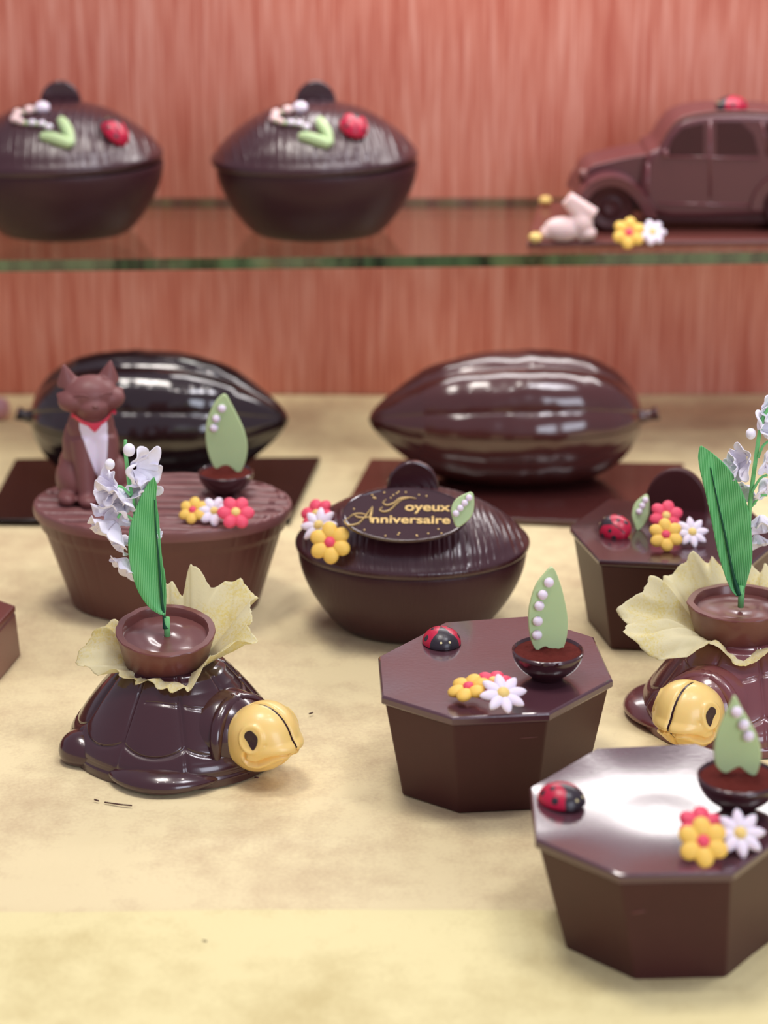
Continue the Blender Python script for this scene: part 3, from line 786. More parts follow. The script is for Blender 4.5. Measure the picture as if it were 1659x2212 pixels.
def turtle(px, py, heading, mat_shell, label):
    P = at(px, py, 0)
    t = thing('chocolate_turtle', label, 'chocolate turtle', (P.x, P.y, .0003), (0, 0, heading), 'chocolate turtles carrying flower pots')
    V, F = grid(shell_fn, 432, 120, True); n = 432
    F += [tuple(range(n-1, -1, -1)), tuple(120*n+i for i in range(n))]
    obj('shell', (V, F), mat_shell, t, True, angle=70)
    # collar of the shell above the neck
    pts = []
    for k in range(25):
        a = R(-20)+R(220)*k/24
        pts.append((.0570-.007*sin(a)**2, .0245*cos(a), .020+.0215*sin(a)))
    obj('neck_rim', tube(pts, [.0028+.0022*sin(pi*k/24) for k in range(25)], 14), mat_shell, t)
    obj('neck', ell((.042, 0, .0200), (.027, .0290, .0265), 36, 24), mat_shell, t)
    obj('plastron', merge(lathe([(.052, 0), (.054, .003), (.054, .008)], 64, 1.08, 1.0)), mat_shell, t)
    for sx_, sy_, L_, W_, H_, rot in ((.033, -.0450, .034, .0200, .0086, 29), (.030, .040, .030, .0165, .0086, -26), (-.028, -.0515, .018, .0135, .0120, -28), (-.028, .0535, .017, .0125, .0135, 28)):
        f = ell((0, 0, 0), (1, 1, 1), 32, 20)
        vv = []
        for v in f[0]:
            x = v.x; taper = 1-.35*x*x*(1 if x > 0 else .3)
            z = v.z*H_*taper*(1.0 if v.z > 0 else .85)
            vv.append(Vector((x*L_, v.y*W_*taper+.003*x*x*(1 if sy_ < 0 else -1), max(z+H_*.55, 0.0))))
        o = obj('flipper', (vv, f[1]), mat_shell, t, True, (sx_, sy_, 0), (0, 0, R(rot)))
    # head
    def hf(u, v): return head_pt(-pi+2*pi*u, -pi/2+pi*v)
    V, F = grid(hf, 220, 150, True)
    hd = obj('head', (V, F), CREAM, t, True, (.0715, 0, .0240), (0, R(-9), R(1 if mat_shell is CHG else 0)))
    bv = bvh_of(hd)
    for s in (1, -1):
        out = [(-.0016, .0040), (.0002, .0046), (.0018, .0034), (.0034, .0012), (.0030, -.0020), (.0012, -.0046), (-.0004, -.0030), (-.0014, -.0008), (-.0026, .0012), (-.0024, .0030)]
        pts = smoothpts([Vector((a*1.35, 0, b*1.25)) for a, b in out], 4, True); V = []; F = []; m = len(pts)
        for rr in (1.0, .66, .33, .01):
            for q in pts:
                x, z = EYEC[0]+q.x*rr, EYEC[1]+q.z*rr
                l, nn, i_, d_ = bv.ray_cast(Vector((x, s*.05, z)), Vector((0, -s, 0)))
                V.append(Vector((x, l.y+s*.00025, z)) if l else Vector((x, s*.018, z)))
        for j in range(3):
            for i in range(m): F.append((j*m+i, j*m+(i+1) % m, (j+1)*m+(i+1) % m, (j+1)*m+i))
        obj('eye', (V, F), EYE, hd)
    S = []
    for k in range(41):
        ph_ = R(118-150*k/40); c0 = head_pt(ph_, 0); wd = .0004+.0007*(k/40)
        S += [c0+Vector((0, wd, 0))+c0.normalized()*.00045, c0-Vector((0, wd, 0))+c0.normalized()*.00045]
    obj('seam', (S, [(2*i, 2*i+1, 2*i+3, 2*i+2) for i in range(40)]), EYE, hd)
    return t, Vector((P.x, P.y, 0))
T1, TP1 = turtle(376, 1606, R(-38), CHG, 'glossy dark chocolate turtle at left, cream head looking right')
T2, TP2 = turtle(1604, 1540, R(-126), CHMG, 'reddish brown chocolate turtle at right, cream head facing left of the camera')

# ------------------------------------------------------------------ pots in tissue with lily of the valley
def pot(P, r, tiltx, tilty, label, m=CHM):
    t = thing('chocolate_pot', label, 'chocolate pot', P, (tiltx, tilty, 0), 'chocolate pots on the turtles')
    h = .026
    prof = [(r*.76, 0), (r*.79, .0006), (r*.985, h-.002), (r*1.0, h-.0006), (r*.985, h), (r*.865, h), (r*.85, h-.0006), (r*.82, h-.007), (r*.4, h-.009)]
    def rimwob(vf):
        V = []
        for v in vf[0]:
            a = atan2(v.y, v.x)
            if v.z > h-.001: v = v+Vector((cos(a), sin(a), 0))*noise.noise((cos(a)*4, sin(a)*4, P[0]*30))*.0010
            V.append(v)
        return V, vf[1]
    obj('cup', rimwob(lathe(prof, 96)), m, t, True, angle=45)
    def f(u, v):
        a = 2*pi*u; q = r*.84*v; x, y = q*cos(a), q*sin(a)
        z = h-.0052+  .0007*noise.noise((x*90, y*90, 3+P[0]*20))+.00022*sin(v*16+2*noise.noise((x*60, y*60, 1)))*(1-v)
        return (x, y, z)
    obj('filling', grid(f, 72, 40, True), CHF, t)
    return t
ZT = SH
r1 = .0300
PP1 = at(362, 1452, ZT-.006); PP1 = Vector((TP1.x-.0035, TP1.y+.000, ZT-.0045))
pot(PP1, r1, R(9), R(2.5), 'milk chocolate pot on the left turtle')
PP2 = Vector((at(1603, 1318, ZT+.018).x, TP2.y, ZT-.0065))
pot(PP2, .0322, R(0), R(-1), 'milk chocolate pot on the right turtle, cut by the picture edge')

def tissue_sheet(P, spec, label, seed, zin, rin):
    """spec: list of (angle deg, outer radius, outer height, mid lift) around the pot"""
    t = None; rnd = random.Random(seed)
    spec = sorted(spec); ang = [s[0] for s in spec]
    def look(a, k):
        a = a % 360
        ext = [(s[0]-360, s) for s in spec]+[(s[0], s) for s in spec]+[(s[0]+360, s) for s in spec]
        for (a0, s0), (a1, s1) in zip(ext, ext[1:]):
            if a0 <= a <= a1:
                u = (a-a0)/(a1-a0)
                return s0[k]+(s1[k]-s0[k])*u
        return spec[0][k]
    def f(u, v):
        a = 360*u; ro, zo, lift = look(a, 1), look(a, 2), look(a, 3)
        ar = R(a)
        s = v
        rr = rin+(ro-rin)*s
        z = zin+(zo-zin)*s**1.1+lift*sin(pi*s)
        cr = abs(noise.noise((cos(ar)*2.2, sin(ar)*2.2, seed+s*.8)))*1.3-abs(noise.noise((cos(ar)*4+9, sin(ar)*4, seed+s)))*.9; cr2 = noise.noise((cos(ar)*9, sin(ar)*9, seed+4+s*3))
        fold = cr*2.4-.2
        z += (.0062 if 30 < a < 215 else .0024)*fold*s+.0010*cr2*s
        rr += .0012*cr2*s+(.0012*noise.noise((cos(ar)*40, sin(ar)*40, seed)) if v > .98 else 0)
        tw = R(7)*cr*s
        return (rr*cos(ar+tw), rr*sin(ar+tw), z)
    V, F = grid(f, 300, 34, True)
    o = obj('tissue_paper', (V, F), TISSUE, None, True, P)
    s = o.modifiers.new('s', 'SOLIDIFY'); s.thickness = .00018
    tag(o, label, 'tissue paper', 'yellow tissue around the pots')
    return o
# angles: 0 = right, 90 = away, 180 = left, 270 = towards the camera
tissue_sheet(Vector((TP1.x, TP1.y, 0)), [(0, .046, .076, 0), (12, .050, .0790, .002), (24, .051, .086, .0), (34, .062, .083, 0), (46, .058, .092, .0), (60, .043, .093, .001), (72, .040, .098, 0), (84, .036, .088, 0), (100, .036, .094, 0), (114, .034, .078, 0), (132, .036, .070, 0),
    (150, .044, .070, .002), (168, .052, .063, .003), (185, .058, .057, .004), (200, .050, .060, .002), (218, .040, .060, 0), (235, .037, .056, 0), (255, .036, .0555, 0), (275, .040, .053, 0), (292, .040, .0530, 0), (304, .038, .064, 0), (318, .036, .071, 0), (335, .044, .075, .001), (350, .054, .072, .002)],
    'crumpled yellow tissue around the pot of the left turtle', 3, ZT-.002, .0215)
tissue_sheet(Vector((PP2.x, PP2.y, 0)), [(0, .050, .072, 0), (25, .050, .088, 0), (50, .048, .086, 0), (75, .046, .084, 0), (95, .044, .087, .0), (115, .048, .091, 0), (130, .050, .088, 0), (148, .055, .078, .003), (162, .056, .080, .004), (170, .060, .072, -.002), (181, .077, .072, .002), (188, .070, .062, .010), (196, .079, .062, .003), (201, .070, .056, .012),
    (208, .068, .052, .010), (222, .050, .052, .006), (236, .040, .064, .002), (250, .040, .056, 0), (268, .042, .050, 0), (288, .043, .060, 0), (310, .046, .062, 0), (335, .050, .070, 0)],
    'crumpled yellow tissue around the pot of the right turtle', 11, ZT-.002, .0235)

def lily(Y, base, leafL, leafR, mid, stem, flowers, buds, label, seed, depth=.004):
    t = thing('lily_of_the_valley', label, 'artificial flower', atY(base[0], base[1], Y), group='fabric lily of the valley sprigs')
    O = t.location.copy(); rnd = random.Random(seed)
    # leaf between its two edges
    def resam(pts, n):
        P = smoothpts([Vector((x, y, 0)) for x, y in pts], 6); L = [0]
        for a, b in zip(P, P[1:]): L.append(L[-1]+(b-a).length)
        out = []
        for k in range(n+1):
            s = L[-1]*k/n; i = max(0, min(len(P)-2, next((j for j in range(len(L)-1) if L[j+1] >= s), len(P)-2)))
            u = (s-L[i])/max(1e-9, L[i+1]-L[i]); out.append(P[i].lerp(P[i+1], u))
        return out
    n = 60; A = resam(leafL, n); B = resam(leafR, n); M = resam(mid, n)
    V, F = [], []
    W = 18
    for k in range(n+1):
        m_ = M[min(n, k)]; 
        for j in range(W+1):
            u = j/W; q = A[k].lerp(B[k], u)
            # fold depth: deepest along the midrib
            mx = M[k].x; wd = max(4., B[k].x-A[k].x); du = (q.x-mx)/wd
            dy = depth*(1-min(1, abs(du)*1.6))*min(1, wd/30)
            e = .6*noise.noise((q.y*.25, u*3, seed)) if j in (0, W) else 0
            V.append(atY(q.x+e, q.y, Y+dy-.002)-O)
    for k in range(n):
        for j in range(W): a = k*(W+1)+j; F.append((a, a+1, a+W+2, a+W+1))
    lf = obj('leaf', (V, F), RIB, t); s = lf.modifiers.new('s', 'SOLIDIFY'); s.thickness = .0005; s.offset = 0
    mp_ = [atY(x, y, Y-.0035)-O if False else atY(x, y, Y-.0025+depth*.6)-O for x, y in mid]
    S = smoothpts(mp_, 8); ns = len(S)
    obj('midrib', tube(S, [.0003+.0008*(k/ns)+(.0013*max(0, (k/ns-.82))/.18) for k in range(ns)], 12), DKG, lf)
    S = smoothpts([atY(x, y, Y+d)-O for x, y, d in stem], 8); ns = len(S)
    obj('stem', tube(S, [.0015-.0007*k/ns*1.0 for k in range(ns)][::-1] if stem[0][1] < stem[-1][1] else [.0016-.0006*k/ns for k in range(ns)], 12), STEMG, t)
    sp = atY(base[0], base[1], Y)-O
    obj('stalk_foot', tube([sp+Vector((0, 0, -.006)), sp+Vector((0, 0, .0085))], .0019, 12), STEMG, t)
    for i, (x, y, r, ax, ay, dpt, hook) in enumerate(flowers):
        # bell hanging from a hooked stalk; petals flare to (ax, ay) in the picture plane
        k = (Y/CP)/FPX; c = atY(x, y, Y+dpt)-O; rr = r*k*1.3
        d = Vector((ax, -.42, ay-.1)).normalized(); zf = d; xx = zf.cross(Vector((0, 1, .1))).normalized(); yy = zf.cross(xx)
        np_ = 5; ph0 = rnd.uniform(0, 6)
        for pz in range(np_):
            a0 = ph0+2*pi*pz/np_; sd = rnd.uniform(0, 50); lr = rnd.uniform(.72, 1.15)
            def f(u, v):
                a = a0+(u-.5)*2*pi/np_*1.5*(1-.1*v)
                prof_r = (.12+.95*v**.8)*lr; lift_ = 1.15*v-.55*v*v
                edge = 1-(.42*abs(2*u-1)**1.8-.10*sin(u*9+sd))*v
                q = rr*prof_r*edge; zz = rr*(lift_-.15)
                wob = rr*.30*noise.noise((u*2.5+sd, v*2.2, sd))*v+rr*.05*sin(u*14+sd)*v
                tot = c+xx*(q*cos(a))+yy*(q*sin(a))+zf*(zz+wob)
                return tot
            po = obj('petal', grid(f, 18, 14), PETAL, t); s = po.modifiers.new('s', 'SOLIDIFY'); s.thickness = .0003
        if hook:
            hp = smoothpts([atY(hx, hy, Y+dpt*.5)-O+Vector((0, -.0035, 0)) for hx, hy in hook], 6)
            obj('flower_stalk', tube(hp, .0008, 10), STEMG, t)
    for x, y, r in buds:
        k = (Y/CP)/FPX; obj('bud', ell(atY(x, y, Y-.003)-O, (r*k, r*k, r*k*1.1), 20, 14), PETAL, t)
    return t
Yl1 = TP1.y-.002
lily(Yl1, (361, 1362), [(331, 1031), (316, 1050), (300, 1082), (284, 1125), (277, 1165), (280, 1215), (296, 1272), (322, 1312), (347, 1328)],
     [(333, 1031), (339, 1050), (337, 1075), (343, 1120), (346, 1160), (351, 1215), (357, 1245), (359, 1290), (357, 1330)],
     [(334, 1080), (336, 1130), (341, 1190), (345, 1240), (349, 1290), (354, 1330), (359, 1356)][0:7],
     [(300, 1130, .003), (290, 1098, .003), (282, 1060, .002), (275, 1010, .0), (271, 975, 0), (271, 950, 0)],
     [(296, 1012, 40, .5, .1, .004, None), (290, 1040, 30, .3, -.5, .006, None), (264, 1062, 38, -.5, -.5, .003, [(283, 1066), (268, 1050), (256, 1046), (251, 1054)]), (244, 1052, 34, -.5, .3, .004, None), (246, 1135, 46, -.55, -.45, .003, [(288, 1118), (272, 1107), (262, 1106), (256, 1114)]),
      (258, 1095, 40, -.3, -.4, .006, None), (272, 1212, 32, -.6, -.5, .006, None), (300, 1062, 32, .4, -.4, .007, None), (268, 1160, 26, .1, -.9, .013, None), (340, 1152, 10, .6, .1, .004, None)],
     [(237, 1003, 11), (279, 972, 13)], 'white fabric lily of the valley with a ribbed green leaf in the left turtle pot', 4)
bk = [(271, 1010), (262, 990), (248, 983), (239, 992)]
# hook of the single bud
Yl2 = PP2.y-.002
lily(Yl2, (1601, 1292), [(1512, 964), (1508, 985), (1511, 1010), (1525, 1070), (1540, 1140), (1550, 1190), (1565, 1240), (1580, 1275), (1592, 1288)],
     [(1516, 963), (1540, 980), (1572, 1010), (1600, 1055), (1618, 1105), (1624, 1160), (1624, 1215), (1612, 1260), (1603, 1288)],
     [(1535, 1010), (1545, 1060), (1556, 1110), (1567, 1160), (1577, 1210), (1586, 1250), (1597, 1284)],
     [(1612, 1240, .004), (1616, 1160, .003), (1620, 1090, 0), (1630, 1010, 0), (1642, 930, 0), (1656, 888, 0), (1680, 870, 0)],
     [(1645, 925, 34, .5, .4, .003, None), (1610, 990, 34, -.7, .1, .004, [(1636, 985), (1646, 960), (1660, 948)]), (1590, 1010, 24, -.9, .2, .005, None), (1618, 1055, 28, -.5, -.3, .012, None),
      (1650, 1040, 34, .5, -.5, .002, [(1622, 1060), (1640, 1030), (1656, 1022)]), (1646, 1120, 38, .1, -.5, .013, [(1622, 1090), (1640, 1068), (1655, 1066)]), (1634, 1160, 28, .1, -.7, .012, None), (1660, 985, 34, .4, -.2, .003, None), (1655, 890, 26, .3, .3, .004, None)],
     [(1622, 937, 11)], 'white fabric lily of the valley with a broad green leaf at the right edge', 9)

# ------------------------------------------------------------------ oval plank basket with cat
ZB = .074
def basket():
    cx = at(349, 1092, ZB).x; cy = (at(349, 1022, ZB).y+at(349, 1155, ZB).y)/2+.002
    t = thing('chocolate_basket', 'oval milk chocolate tub with a plank lid carrying the cat', 'chocolate tub', (cx, cy, .0003), (0, 0, R(-3)))
    a = .0905; b_ = .0640
    def body(u, v):
        th = 2*pi*u; k = .735+.225*v
        g = abs((th/(2*pi)*36) % 1-.5)*2
        k -= .005*exp(-((1-g)/.16)**2)
        if v > .86: k += .018
        return (a*k*cos(th), b_*k*sin(th), v*(ZB-.008))
    V, F = grid(body, 360, 30, True); F += [tuple(range(359, -1, -1)), tuple(30*360+i for i in range(360))]
    obj('tub', (V, F), CHT, t, True, angle=50)
    n = 200; m = 60
    def lid(u, v):
        th = 2*pi*u
        if v < .12: k = .965+.035*(v/.12); z = ZB-.008+.0005
        elif v < .3: k = 1.0+.004*sin(pi*(v-.12)/.18); z = ZB-.0075+.0065*(v-.12)/.18
        else:
            k = .992*(1-((v-.3)/.7)); z = ZB
        x, y = a*k*cos(th), b_*k*sin(th)
        if v >= .3:
            s = y/(b_)*4.5; fr_ = abs(s-math.floor(s)-.5)*2
            z += -.0060*exp(-((1-fr_)/.20)**2)*(1 if k < .97 else 0)+.0011*noise.noise((x*45, y*420, 1))
        return (x, y, z)
    V, F = grid(lid, 240, 160, True); F.append(tuple(range(239, -1, -1)))
    obj('lid', (V, F), mat('plank_lid_chocolate', srgb(124, 78, 76), .42, .6, .15, .25, bump=.35, bscale=220, var=.18), t, True, angle=60)
    return t
BK = basket()
PB2 = at(489, 1066, ZB); cocoa_bowl(PB2, .0196, 'cocoa filled cup on the oval tub beside the chocolate cat')
leaf_up([(488, 852), (500, 872), (513, 897), (526, 925), (534, 957), (533, 985), (526, 1008), (516, 1023), (504, 1013), (492, 1005), (480, 1006), (466, 1012), (455, 995), (447, 968), (444, 938), (448, 905), (462, 872), (476, 855)],
        [(480, 880), (468, 902), (463, 922)], PB2.y+.001, .0026, .0029, 'green sugar leaf with three pearls, in the cup on the oval tub')
flower('yellow', (419, 1106, ZB+.001), .0105, (-.3, -.9, 1), .2, 'yellow sugar flower at the left of the row on the oval tub')
flower('white', (463, 1108, ZB+.0005), .0112, (0, -1, 1), .3, 'white sugar flower between the yellow and red flowers on the oval tub')
flower('red', (509, 1112, ZB+.002), .0128, (.1, -.9, 1), .1, 'red sugar flower with yellow centre on the oval tub')

def cat():
    P = at(204, 1074, ZB); t = thing('chocolate_cat', 'milk chocolate cat with white chest and red collar sitting on the oval tub', 'chocolate cat', (P.x, P.y, ZB), (0, 0, R(17)))
    E = ell; s = .001
    def cap(a, b, r0, r1):
        a, b = Vector(a), Vector(b); return tube([a.lerp(b, k/8) for k in range(9)], [r0+(r1-r0)*k/8 for k in range(9)], 16)
    def ear(x, dx):
        return tube([Vector((x, .002, .084)), Vector((x+dx*.3, .001, .0895)), Vector((x+dx*.7, .0, .0950)), Vector((x+dx, 0, .0990))], [.0082, .0058, .0028, .0008], 12)
    parts = [E((0, .012, .020), (.0225, .024, .020)), E((0, .006, .036), (.0200, .019, .028)), E((0, .001, .052), (.0165, .0145, .019)),
             E((.016, .004, .014), (.010, .017, .015)), E((-.016, .004, .014), (.010, .017, .015)),
             cap((.0075, -.006, .046), (.0078, -.0155, .006), .0085, .0058), cap((-.0075, -.006, .046), (-.0078, -.0155, .006), .0085, .0058),
             E((-.0080, -.0190, .0045), (.0068, .009, .0048)), E((.0080, -.0190, .0045), (.0068, .009, .0048)), E((.021, -.010, .0048), (.0065, .010, .005)), E((-.021, -.010, .0048), (.0065, .010, .005)),
             cap((0, 0, .055), (0, -.002, .070), .0145, .014),
             E((0, -.003, .0770), (.0185, .0155, .0130)), E((.012, -.006, .0735), (.0115, .0100, .0080)), E((-.012, -.006, .0735), (.0115, .0100, .0080)),
             E((0, -.0150, .0700), (.0100, .0065, .0062)), E((0, -.010, .0680), (.011, .008, .008)), cap((.010, -.005, .0750), (.0235, -.001, .0775), .0090, .0012), cap((-.010, -.005, .0750), (-.0235, -.001, .0775), .0090, .0012),
             ear(.0135, .002), ear(-.0145, -.003),
             cap((.010, .030, .008), (.026, .012, .006), .006, .005), cap((.026, .012, .006), (.028, -.006, .0055), .005, .0045)]
    b = blob('body', parts, CAT, t, .0011, 4)
    bv = bvh_of(b)
    def drape(x, z, off):
        l, nn, i_, d_ = bv.ray_cast(Vector((x, -.08, z)), Vector((0, 1, 0)))
        return Vector((x, (l.y if l else -.012)-off, z))
    # white chest
    rows = []; V = []; F = []
    for j in range(25):
        v = j/24; z = .0590-.0410*v; hw = .0112*(1-v)**.62*(1 if v > .12 else .9+.8*v); hw = max(hw, .0003)
        cxx = .0030*v-.0005
        for i in range(17): V.append(drape(cxx+hw*(i/8-1), z, .0006 if 0 < i < 16 else -.0004))
    for j in range(24):
        for i in range(16): a_ = j*17+i; F.append((a_, a_+1, a_+18, a_+17))
    obj('chest_patch', (V, F), WHITE, t)
    # collar with a point
    V = []; F = []
    for i in range(33):
        u = i/16-1; x = .0155*u; zt = .0595+.0075*u*u; th_ = .0030+.0045*max(0, 1-abs(u)*3.2)
        V += [drape(x, zt, .0012), drape(x, zt-th_*.5, .0014), drape(x, zt-th_, .0008)]
    for i in range(32): F += [(3*i, 3*i+1, 3*i+4, 3*i+3), (3*i+1, 3*i+2, 3*i+5, 3*i+4)]
    obj('collar', (V, F), COLLAR, t)
    obj('paw', ell((.0080, -.0235, .0056), (.0078, .0086, .0058)), WHITE, t)
    for s_ in (-1, 1):
        pts = [drape(s_*(.0085+.0045*cos(a)), .0785+.0016*sin(a), -.0001) for a in [pi*k/8 for k in range(9)]]
        obj('eyelid', tube(pts, .0006, 8), CAT, t)
    obj('nose', ell(drape(0, .0725, .0002), (.0022, .0015, .0013), 14, 10), CHM, t)
    return t
CT = cat()

# ------------------------------------------------------------------ cocoa pods on slabs
def slab(corners, th, m, label):
    pts = [at(x, y, 0) for x, y in corners]; c = sum(pts, Vector())/4
    o = obj('presentation_slab', prism([(p.x-c.x, p.y-c.y, 0) for p in pts], (0, 0, th)), m, None, False, (c.x, c.y, .0006)); bevel(o, .0012, 3, 40)
    tag(o, label, 'chocolate slab', 'dark slabs under the cocoa pods'); return o
slab([(-35, 1136), (627, 1134), (692, 1000), (34, 1004)], .005, mat('black_slab_chocolate', srgb(26, 14, 16), .2, .18, .08, .08, bump=.03, bscale=150), 'black glossy slab under the left cocoa pod')
slab([(738, 1120), (1420, 1146), (1478, 1014), (800, 1004)], .005, CHP, 'dark brown slab under the right cocoa pod')
def pod(px0, px1, Y, zc, rad, m, flip, label, stem_len, tipk=1.0):
    A = atY(px0, 900, Y); B = atY(px1, 900, Y); L = abs(B.x-A.x)/2; cx = (A.x+B.x)/2
    t = thing('chocolate_cocoa_pod', label, 'chocolate cocoa pod', (cx, Y, .0056), (0, 0, R(3) if not flip else R(-3)), 'large chocolate cocoa pods')
    sgn = -1 if flip else 1
    def prof(x):                             # x in -1 (pointed tip) .. 1 (stem end)
        s = max(0, 1-abs(x)**(2.1 if x < 0 else 2.9))**(.62 if x < 0 else .55)
        if x < -.62: s *= 1-.30*((-.62-x)/.38)**.8*(1-.2)
        return s*(1+.06*x)
    def part(top):
        def f(u, v):
            x = -1+2*v; x = sin(x*pi/2)*.35+x*.65
            a = pi*u if top else pi+pi*u
            nr = 8; c_ = abs(cos(a*nr/2))
            rr = rad*prof(x)*(1-.075*(1-c_**.8)*(1 if top else .5)+.012*noise.noise((x*4, a*3, px0)))*(1.0+.015*noise.noise((x*9, a*2, 3)))
            yy, zz = rr*cos(a)*1.02, rr*sin(a)
            if not top: zz = max(zz*1.0, -zc+.0); yy *= 1.012; zz -= .0006
            return (sgn*x*L, yy, zc+zz+(.004*max(0, -x-.7)))
        return grid(f, 120, 90)
    o1 = obj('upper_half', part(True), m, t); o2_ = obj('lower_half', part(False), m, t)
    pts = [(sgn*L*.94, 0, zc+.001), (sgn*L*1.02, 0, zc), (sgn*(L+stem_len*.6), 0, zc+.001), (sgn*(L+stem_len), -.001, zc+.003)]
    obj('stem', tube(smoothpts(pts, 5), [.011]+[.0058]*5+[.0048]*6+[.0056]*3+[.0066], 16), m, t)
    return t
pod(796, 1388, at(1090, 1088, 0).y+.050, .050, .056, CHP, False, 'large brown chocolate cocoa pod behind the birthday bowl, stem to the right', .013)
pod(64, 624, at(340, 1088, 0).y+.050, .050, .056, CHB, True, 'large black glossy cocoa pod behind the chocolate cat, stem to the left', .011)

# ------------------------------------------------------------------ car on the glass shelf
def car():
    y0 = at(1300, 536, ZS).y
    pl = [at(1138, 536, ZS), at(1900, 528, ZS), at(1860, 440, ZS), at(1165, 447, ZS)]; c = sum(pl, Vector())/4
    o = obj('chocolate_plate', prism([(p.x-c.x, p.y-c.y, 0) for p in pl], (0, 0, .0042)), CHM, None, False, (c.x, c.y, ZS+.0004)); bevel(o, .001, 3, 40)
    tag(o, 'flat milk chocolate plate under the car on the glass shelf', 'chocolate plate')
    zt = ZS+.0046; Yn = y0+.040                     # near side of the car
    X = lambda px: atY(px, 400, Yn).x
    kx = Yn/CP*0+ (atY(1001, 400, Yn).x-atY(1000, 400, Yn).x)
    org = Vector((X(1450), Yn, zt))
    t = thing('chocolate_car', 'brown chocolate vintage car on the glass shelf, facing left', 'chocolate car', org)
    def P(px, py, dy=0):
        q = atY(px, py, Yn); return Vector((q.x-org.x, dy, q.z-org.z))
    wd = .076; CM = mat('car_chocolate', srgb(96, 50, 54), .34, .5, .3, .2, bump=.05, bscale=400)
    def slabpoly(pts, d0, d1, nm, k=3, bev=.006, m=None, smooth=True):
        S = smoothpts([P(x, y, d0) for x, y in pts], k, True); o = obj(nm, prism(S, (0, d1-d0, 0)), m or CM, t, smooth, angle=50); bevel(o, bev, 4, 50); return o
    cab = [(1405, 462), (1398, 345), (1425, 320), (1448, 285), (1475, 262), (1530, 250), (1600, 248), (1680, 252), (1740, 275), (1800, 330), (1850, 400), (1858, 462), (1640, 466)]
    slabpoly(cab, 0.0, wd, 'cabin', 4, .005)
    hood = [(1262, 450), (1258, 392), (1278, 366), (1320, 354), (1370, 343), (1425, 338), (1440, 345), (1440, 455)]
    slabpoly(hood, .010, wd-.010, 'hood', 4, .006)
    slabpoly([(1395, 445), (1395, 484), (1640, 486), (1850, 484), (1850, 445)], .003, wd-.003, 'underbody', 1, .002, CH)
    # arches
    def fender(cx_, cy_, r0, r1, y_0, y_1, a0, a1, nm='fender'):
        n = 28; V = []; F = []
        rings = []
        for k in range(n+1):
            a = a0+(a1-a0)*k/n
            tail = max(0, (k/n-.72)/.28) if a1 < a0 else 0
            for r_, y_ in ((r0, y_0), (r0, y_1), (r1*.93, y_1), (r1, (y_0+y_1)*.5+.002), (r1*.93, y_0-.0005)):
                q = P(cx_+cos(a)*r_*(1+.35*tail), cy_-sin(a)*r_); V.append(Vector((q.x, y_, q.z)))
        m = 5
        for k in range(n):
            for i in range(m): F.append((k*m+i, k*m+(i+1) % m, (k+1)*m+(i+1) % m, (k+1)*m+i))
        F += [tuple(range(m)), tuple(n*m+i for i in range(m))]
        return obj(nm, (V, F), CM, t, True, angle=70)
    fender(1318, 452, 54, 80, -.008, .016, R(172), R(-12)); fender(1700, 452, 54, 84, -.003, .014, R(180), R(0))
    fender(1318, 452, 54, 80, wd-.016, wd+.008, R(172), R(-12))
    for cx_ in (1318, 1700):
        for y_ in (-.004, wd-.008):
            q = P(cx_, 446); rr = 50*kx
            w_ = obj('wheel', xf(lathe([(.0, 0), (rr*.30, -.001), (rr*.36, .0012), (rr*.62, .0018), (rr*.72, 0), (rr*.92, -.0005), (rr, .002), (rr, .010), (rr*.9, .012)], 48), Matrix.Rotation(-pi/2, 4, 'X')), CH, t, True, (q.x, y_, max(q.z, rr)), angle=60)
    # window panels, pillars, sill lines
    for pts in (([(1440, 335), (1452, 300), (1475, 275), (1520, 264), (1520, 335)]), ([(1548, 335), (1548, 262), (1600, 262), (1628, 290), (1640, 335)]), ([(1655, 335), (1650, 268), (1700, 275), (1740, 300), (1760, 335)])):
        S = smoothpts([P(x, y, -.0008) for x, y in pts], 1, True); o = obj('side_window', prism(S, (0, .002, 0)), CH, t, False); bevel(o, .0006, 2, 30)
    for a, b in (((1534, 258), (1534, 425)), ((1400, 352), (1400, 450)), ((1645, 262), (1662, 335)), ((1440, 338), (1640, 342)), ((1420, 440), (1640, 444))):
        p0, p1_ = P(*a), P(*b); obj('trim_line', tube([p0+Vector((0, -.0002, 0)), p1_+Vector((0, -.0002, 0))], .0011, 8), CHMG, t)
    obj('mirror', ell(P(1437, 330)+Vector((0, -.004, 0)), (.0025, .002, .0035)), CHMG, t)
    obj('headlamp', ell(P(1262, 385)+Vector((0, .012, 0)), (.005, .006, .006)), CHM, t)
    obj('bumper', tube([P(1250, 440)+Vector((0, -.004, 0)), P(1246, 436)+Vector((0, wd*.5, 0)), P(1250, 440)+Vector((0, wd+.004, 0))], .003, 10), CHM, t)
    # creases along roof and hood
    obj('roof_rail', tube(smoothpts([P(x, y, .004)+Vector((0, 0, .0006)) for x, y in ((1428, 318), (1450, 282), (1476, 259), (1530, 247), (1600, 245), (1680, 249))], 5), .0013, 8), CHM, t)
    q = P(1590, 247); rt = org+Vector((q.x, wd*.35, q.z))
    ladybug(rt+Vector((0, 0, 0)), .0125, R(190), label='red ladybug on the roof of the chocolate car')
    # rabbit and sweets on the plate
    yy = y0+.006
    rp_ = atY(1228, 519, yy); tr = thing('sugar_rabbit', 'pale pink sugar rabbit in front of the chocolate car', 'sugar rabbit', (rp_.x, yy, zt))
    def Q(px, py, d=0): q_ = atY(px, py, yy); return (q_.x-rp_.x, d, q_.z-zt)
    def cap(a, b, r0_, r1_): a, b = Vector(a), Vector(b); return tube([a.lerp(b, k/8) for k in range(9)], [r0_+(r1_-r0_)*k/8 for k in range(9)], 14)
    u = kx
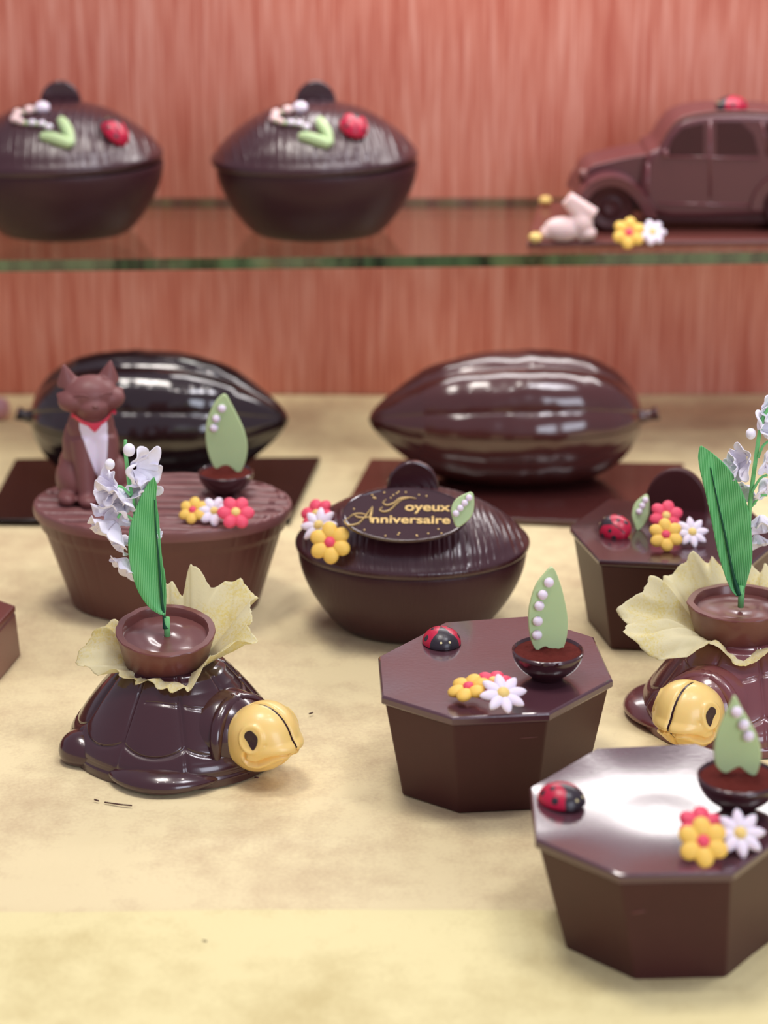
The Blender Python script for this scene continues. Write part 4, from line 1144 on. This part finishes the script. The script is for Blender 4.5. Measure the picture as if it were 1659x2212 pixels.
    bd = blob('body', [ell(Q(1216, 492), (42*u, .010, 26*u)), ell(Q(1255, 480), (26*u, .009, 26*u)), cap(Q(1262, 470), Q(1224, 428), 17*u, 14*u), cap(Q(1283, 462), Q(1226, 424), 15*u, 14*u),
         cap(Q(1250, 505), Q(1285, 503), 14*u, 11*u), ell(Q(1180, 500), (14*u, .006, 14*u)), ell(Q(1268, 500), (20*u, .009, 15*u))], PINKW, tr, .001, 3)
    zmin = min(v.co.z for v in bd.data.vertices); bd.location.z = -zmin
    for px, py in ((1178, 437), (1156, 517)):
        q_ = at(px, py+7, zt); s = obj('sugar_pearl', ell((0, 0, .0042), (.0055, .0055, .0042), 18, 12), PYEL, None, True, q_)
        tag(s, 'small yellow sugar pearl %s the rabbit on the car plate' % ('behind' if py < 480 else 'in front of'), 'sugar pearl', 'yellow sugar pearls on the car plate')
    flower('yellow', (1358, 506, zt+.0025), .0135, (-.1, -1.6, 1), .3, 'yellow sugar flower with red centre beside the car wheel on the glass shelf')
    flower('white', (1408, 505, zt+.001), .0115, (.1, -1.3, 1), .1, 'white sugar flower right of the yellow one below the car door')
    return t
CR = car()

# ------------------------------------------------------------------ crumbs and bits on the paper
for pts, lab in (([(226, 1733), (240, 1735), (262, 1738), (285, 1740)], 'long thin chocolate shaving on the paper below the left turtle'),
                 ([(204, 1727), (213, 1730)], 'tiny chocolate crumb left of the long shaving'),
                 ([(668, 1542), (676, 1539)], 'tiny chocolate crumb right of the left turtle head'),
                 ([(550, 1679), (558, 1680)], 'tiny chocolate crumb below the left turtle head'),
                 ([(867, 1695), (870, 1696)], 'tiny chocolate crumb left of the middle octagonal box'),
                 ([(438, 2032), (447, 2034)], 'tiny chocolate crumb on the front paper sheet')):
    W = [at(x, y, .0016) for x, y in pts]; o = obj('chocolate_shaving', tube([p-W[0] for p in W], .0005, 6), CH, None, True, W[0])
    tag(o, lab, 'chocolate crumb', 'chocolate crumbs on the paper')
q = at(2, 905, 0); o = obj('pink_sweet', ell((0, 0, .010), (.0085, .010, .010)), mat('pink_sugar_glaze', srgb(214, 160, 170), .4), None, True, q)
tag(o, 'blurred pale pink sweet at the left edge of the picture by the wall', 'sweet')
